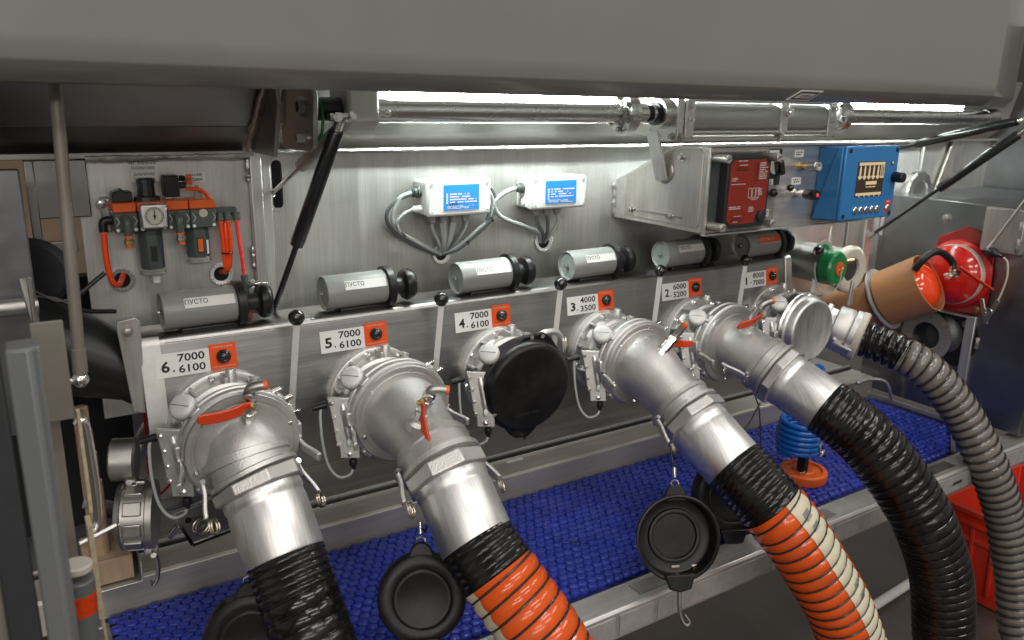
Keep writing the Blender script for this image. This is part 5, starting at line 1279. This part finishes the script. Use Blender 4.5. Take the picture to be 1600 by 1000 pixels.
# green capped port with its lever quadrant
t = thing('green_cap', 'green screw cap with orange centre on the pipe at the right', 'cap', (1.723,-.05,.023))
part('cap', MB().rev((1.723,-.045,.020), V((.1,-1,0)), [(0,.045),(.003,.049),(.034,.049),(.040,.044),(.041,.030)], 40, radial=lambda a: 1+.018*math.cos(a*12)), GREEN, t)
part('centre', MB().rev((1.727,-.0855,.020), V((.1,-1,0)), [(0,.020),(.004,.020),(.005,.016),(.002,.006),(.002,.0001)], 28), ORP, t)
part('pipe', MB().cyl((1.717,-.045,.020), (1.69,.15,.03), .047, n=28), DULL, t)
part('eyelet', MB().torus((1.727,-.092,.020), (1,0,.2), .006, .0016, 16, 6), CHROME, t)
part('lanyard', MB().tube([(1.727,-.093,.018),(1.718,-.10,-.01),(1.700,-.10,-.035),(1.672,-.095,-.045),(1.650,-.08,-.03),(1.643,-.07,.01),(1.65,-.06,.04)], .0017, 6), CABLE, t)
part('quadrant', MB().prism([(-.045,.03),(-.03,.055),(0,.066),(.03,.055),(.045,.03),(.03,.02),(0,.03),(-.03,.02)], (1.722,-.030,.030), X, Z, .004), CLAMPW, t, .001)
part('quadrant_mark', MB().prism([(-.028,.034),(-.018,.048),(0,.055),(.018,.048),(.028,.034),(.02,.032),(0,.042),(-.02,.032)], (1.722,-.0345,.030), X, Z, .0006), GREENL, t)
part('stem', MB().bar((1.748,-.03,.045), (1.790,.0,.125), .006, .004), CLAMPW, t)
part('side_arm', MB().cyl((1.765,-.055,.030), (1.815,-.07,.034), .006, n=10), BRASS, t)
t = thing('cream_ring_port', 'cream ring flange around a dark opening right of the green cap', 'port', (1.883,-.02,-.01))
part('ring', MB().rev((1.883,.0,-.009), -Y, [(0,.066),(.003,.071),(.018,.072),(.024,.066),(.026,.058),(.022,.037),(.010,.034)], 40), CLAMPW, t)
part('opening', MB().rev((1.883,-.0135,-.009), -Y, [(0,.037),(.001,.036)], 32), DKGREY2, t)
part('pipe', MB().cyl((1.883,.0,-.009), (1.883,.15,-.009), .060, n=28), DULL, t)
t = thing('steel_ring_port', 'bright steel ring flange on the wall right of the blue display', 'port', (2.34,.1,.18))
part('ring', MB().rev((2.385,.12,.185), -Y, [(0,.070),(.004,.076),(.020,.076),(.026,.070),(.027,.045),(.022,.042)], 40), TURN, t)
part('opening', MB().rev((2.385,.0985,.185), -Y, [(0,.044),(.001,.043)], 32), DULL, t)
part('pipe', MB().cyl((2.385,.12,.185), (2.385,.15,.185), .060, n=28), DULL, t)

# brown sleeve with the red domed vessel
ax = V((.17,-.84,.51)).normalized(); o = V((2.085,-.150,-.045))
t = thing('brown_sleeve', 'brown tilted plastic sleeve that holds the red domed vessel', 'sleeve', tuple(o-ax*.3))
def shell(o_, ax_, L_, r0, r1, th=.004, n=44):
    return MB().rev(o_-ax_*L_, ax_, [(0,r0),(L_,r1),(L_+.001,r1-.001),(L_+.001,r1-th),(.01,r0-th),(.01,.001)], n)
part('tube', shell(o, ax, .135, .087, .090), BROWN, t)
part('lower_tube', MB().rev(o-ax*.335, ax, [(0,.080),(.10,.084),(.193,.0865)], 40), BROWN, t)
part('hoop', MB().rev(o-ax*.148, ax, [(0,.088),(.001,.100),(.006,.100),(.007,.088)], 44), SHEET, t)
t = thing('red_vessel', 'glossy red orange domed vessel with chrome valve inside the brown sleeve', 'vessel', tuple(o))
part('shell', MB().rev(o-ax*.14, ax, [(0,.074),(.10,.079),(.118,.077),(.138,.068),(.152,.050),(.160,.028),(.162,.0001)], 40), REDO, t)
q = o+ax*.024+V((.03,-.02,.012))
vb = part('valve_block', MB().rev(q-ax*.01, ax, [(0,.012),(.012,.013),(.014,.010),(.028,.010),(.029,.013),(.036,.012)], 12), CHROME, t)
part('valve_cross', MB().cyl(q+V((-.022,-.01,.0)), q+V((.028,-.012,.012)), .007, n=10), CHROME, vb)
u, v_, _ = frame(ax)
part('black_hose', MB().tube([q+ax*.01+V((.0,0,.02)), q+V((-.005,.0,.05)), q+V((-.045,.02,.075)), q+V((-.09,.03,.060)), q+V((-.105,.05,.02))], .011, 10), BLACK, t)
part('hose_end', MB().cyl(q+ax*.008+V((0,0,.012)), q+ax*.008+V((-.002,0,.030)), .010, n=12), CHROME, t)
part('red_handle', MB().bar(q+V((.018,-.015,.03)), q+V((.115,-.075,-.040)), .014, .006, hint=(0,.3,1)), REDL, t, .002)
# red cable reel on the end wall
t = thing('cable_reel', 'red grounding reel with cream cable on the end wall', 'reel', (2.25,-.15,-.15))
part('back_plate', MB().prism([(-.065,-.165),(-.240,-.150),(-.245,-.05),(-.235,.09),(-.15,.115),(-.06,.07)], (2.266,0,0), Y, Z, -.004), REDD, t, .002)
rc = V((2.262,-.140,-.035))
part('drum', MB().rev(rc, -X, [(0,.104),(.004,.107),(.010,.105),(.014,.092),(.016,.090)], 44), REDP, t)
part('cable_winding', MB().rev(rc-X*.014, -X, [(0,.090),(.004,.094),(.020,.094),(.024,.090)], 44), CLAMPW, t)
part('front_flange', MB().rev(rc-X*.038, -X, [(0,.090),(.002,.092),(.006,.090),(.026,.074),(.034,.048),(.036,.0001)], 44), REDP, t)
part('plate_screw', MB().bolt((2.261,-.215,-.135), -X, .007, .008), BRASS, t)
t = thing('ground_clamp', 'grey spring clamp on a white cord hanging from the red reel', 'clamp', (2.22,-.26,-.17))
part('plug', MB().rev((2.225,-.235,.055), V((-.2,-1,-.15)), [(0,.014),(.02,.016),(.03,.012),(.034,.007),(.055,.006)], 14), BLACKP, t)
part('cord', MB().tube([(2.216,-.288,.045),(2.22,-.30,.030),(2.222,-.305,-.01),(2.222,-.300,-.05),(2.222,-.292,-.085)], .003, 8), CLAMPW, t)
part('jaw', MB().bar((2.222,-.293,-.085), (2.224,-.262,-.165), .014, .006), DULL, t, .002)
part('jaw', MB().bar((2.224,-.243,-.090), (2.224,-.268,-.165), .014, .006), DULL, t, .002)
part('spring', MB().torus((2.220,-.272,-.125), X, .009, .003, 18, 6), CHROME, t)

# ================================================================ on the floor
t = thing('red_crate', 'red plastic crate on the floor behind the vapour hose', 'crate', (2.65,-.3,-1.2))
def loop(x0, x1, y0, y1, z): return [(x0,y0,z),(x1,y0,z),(x1,y1,z),(x0,y1,z)]
L0 = loop(2.44,2.88,-.43,-.18,-1.195); L1 = loop(2.40,2.94,-.48,-.14,-.85); L2 = loop(2.41,2.93,-.47,-.15,-.85); L3 = loop(2.45,2.87,-.42,-.19,-1.185)
fs = [(0,3,2,1)]
for k in range(4):
    k2 = (k+1) % 4; fs += [(k,k2,4+k2,4+k),(4+k,4+k2,8+k2,8+k),(8+k,8+k2,12+k2,12+k)]
fs.append((12,13,14,15)); part('shell', MB().add(L0+L1+L2+L3, fs), REDC, t, .003)
for z, g in ((-.855,.016),(-.90,.010),(-.96,.006)):
    f_ = (z+1.195)/.345; x0, x1, y0, y1 = 2.44-.04*f_-g, 2.88+.06*f_+g, -.43-.05*f_-g, -.18+.04*f_+g
    b = MB().box(((x0+x1)/2,y0+.004,z), (x1-x0,.010,.016)); part('rim', b, REDC, t, .002)
    b = MB().box((x0+.004,(y0+y1)/2,z), (.010,y1-y0-.012,.0158)); part('rim', b, REDC, t, .002)
for k in range(4):
    x_ = 2.50+.11*k; part('rib', MB().box((x_,-.462,-1.02), (.012,.012,.26), (X, V((0,.99,-.13)), V((0,.13,.99)))), REDC, t, .002)
    y_ = -.40+.07*k; part('rib', MB().box((2.416,y_,-1.02), (.012,.012,.26), (V((.99,0,.1)), Y, V((-.1,0,.99)))), REDC, t, .002)
solo('white_pipe', MB().cyl((1.95,-.142,-1.18), (2.33,-.118,-1.18), .016, n=16), PAPER, 'white plastic pipe lying on the floor', 'pipe', (2.1,-.13,-1.2))
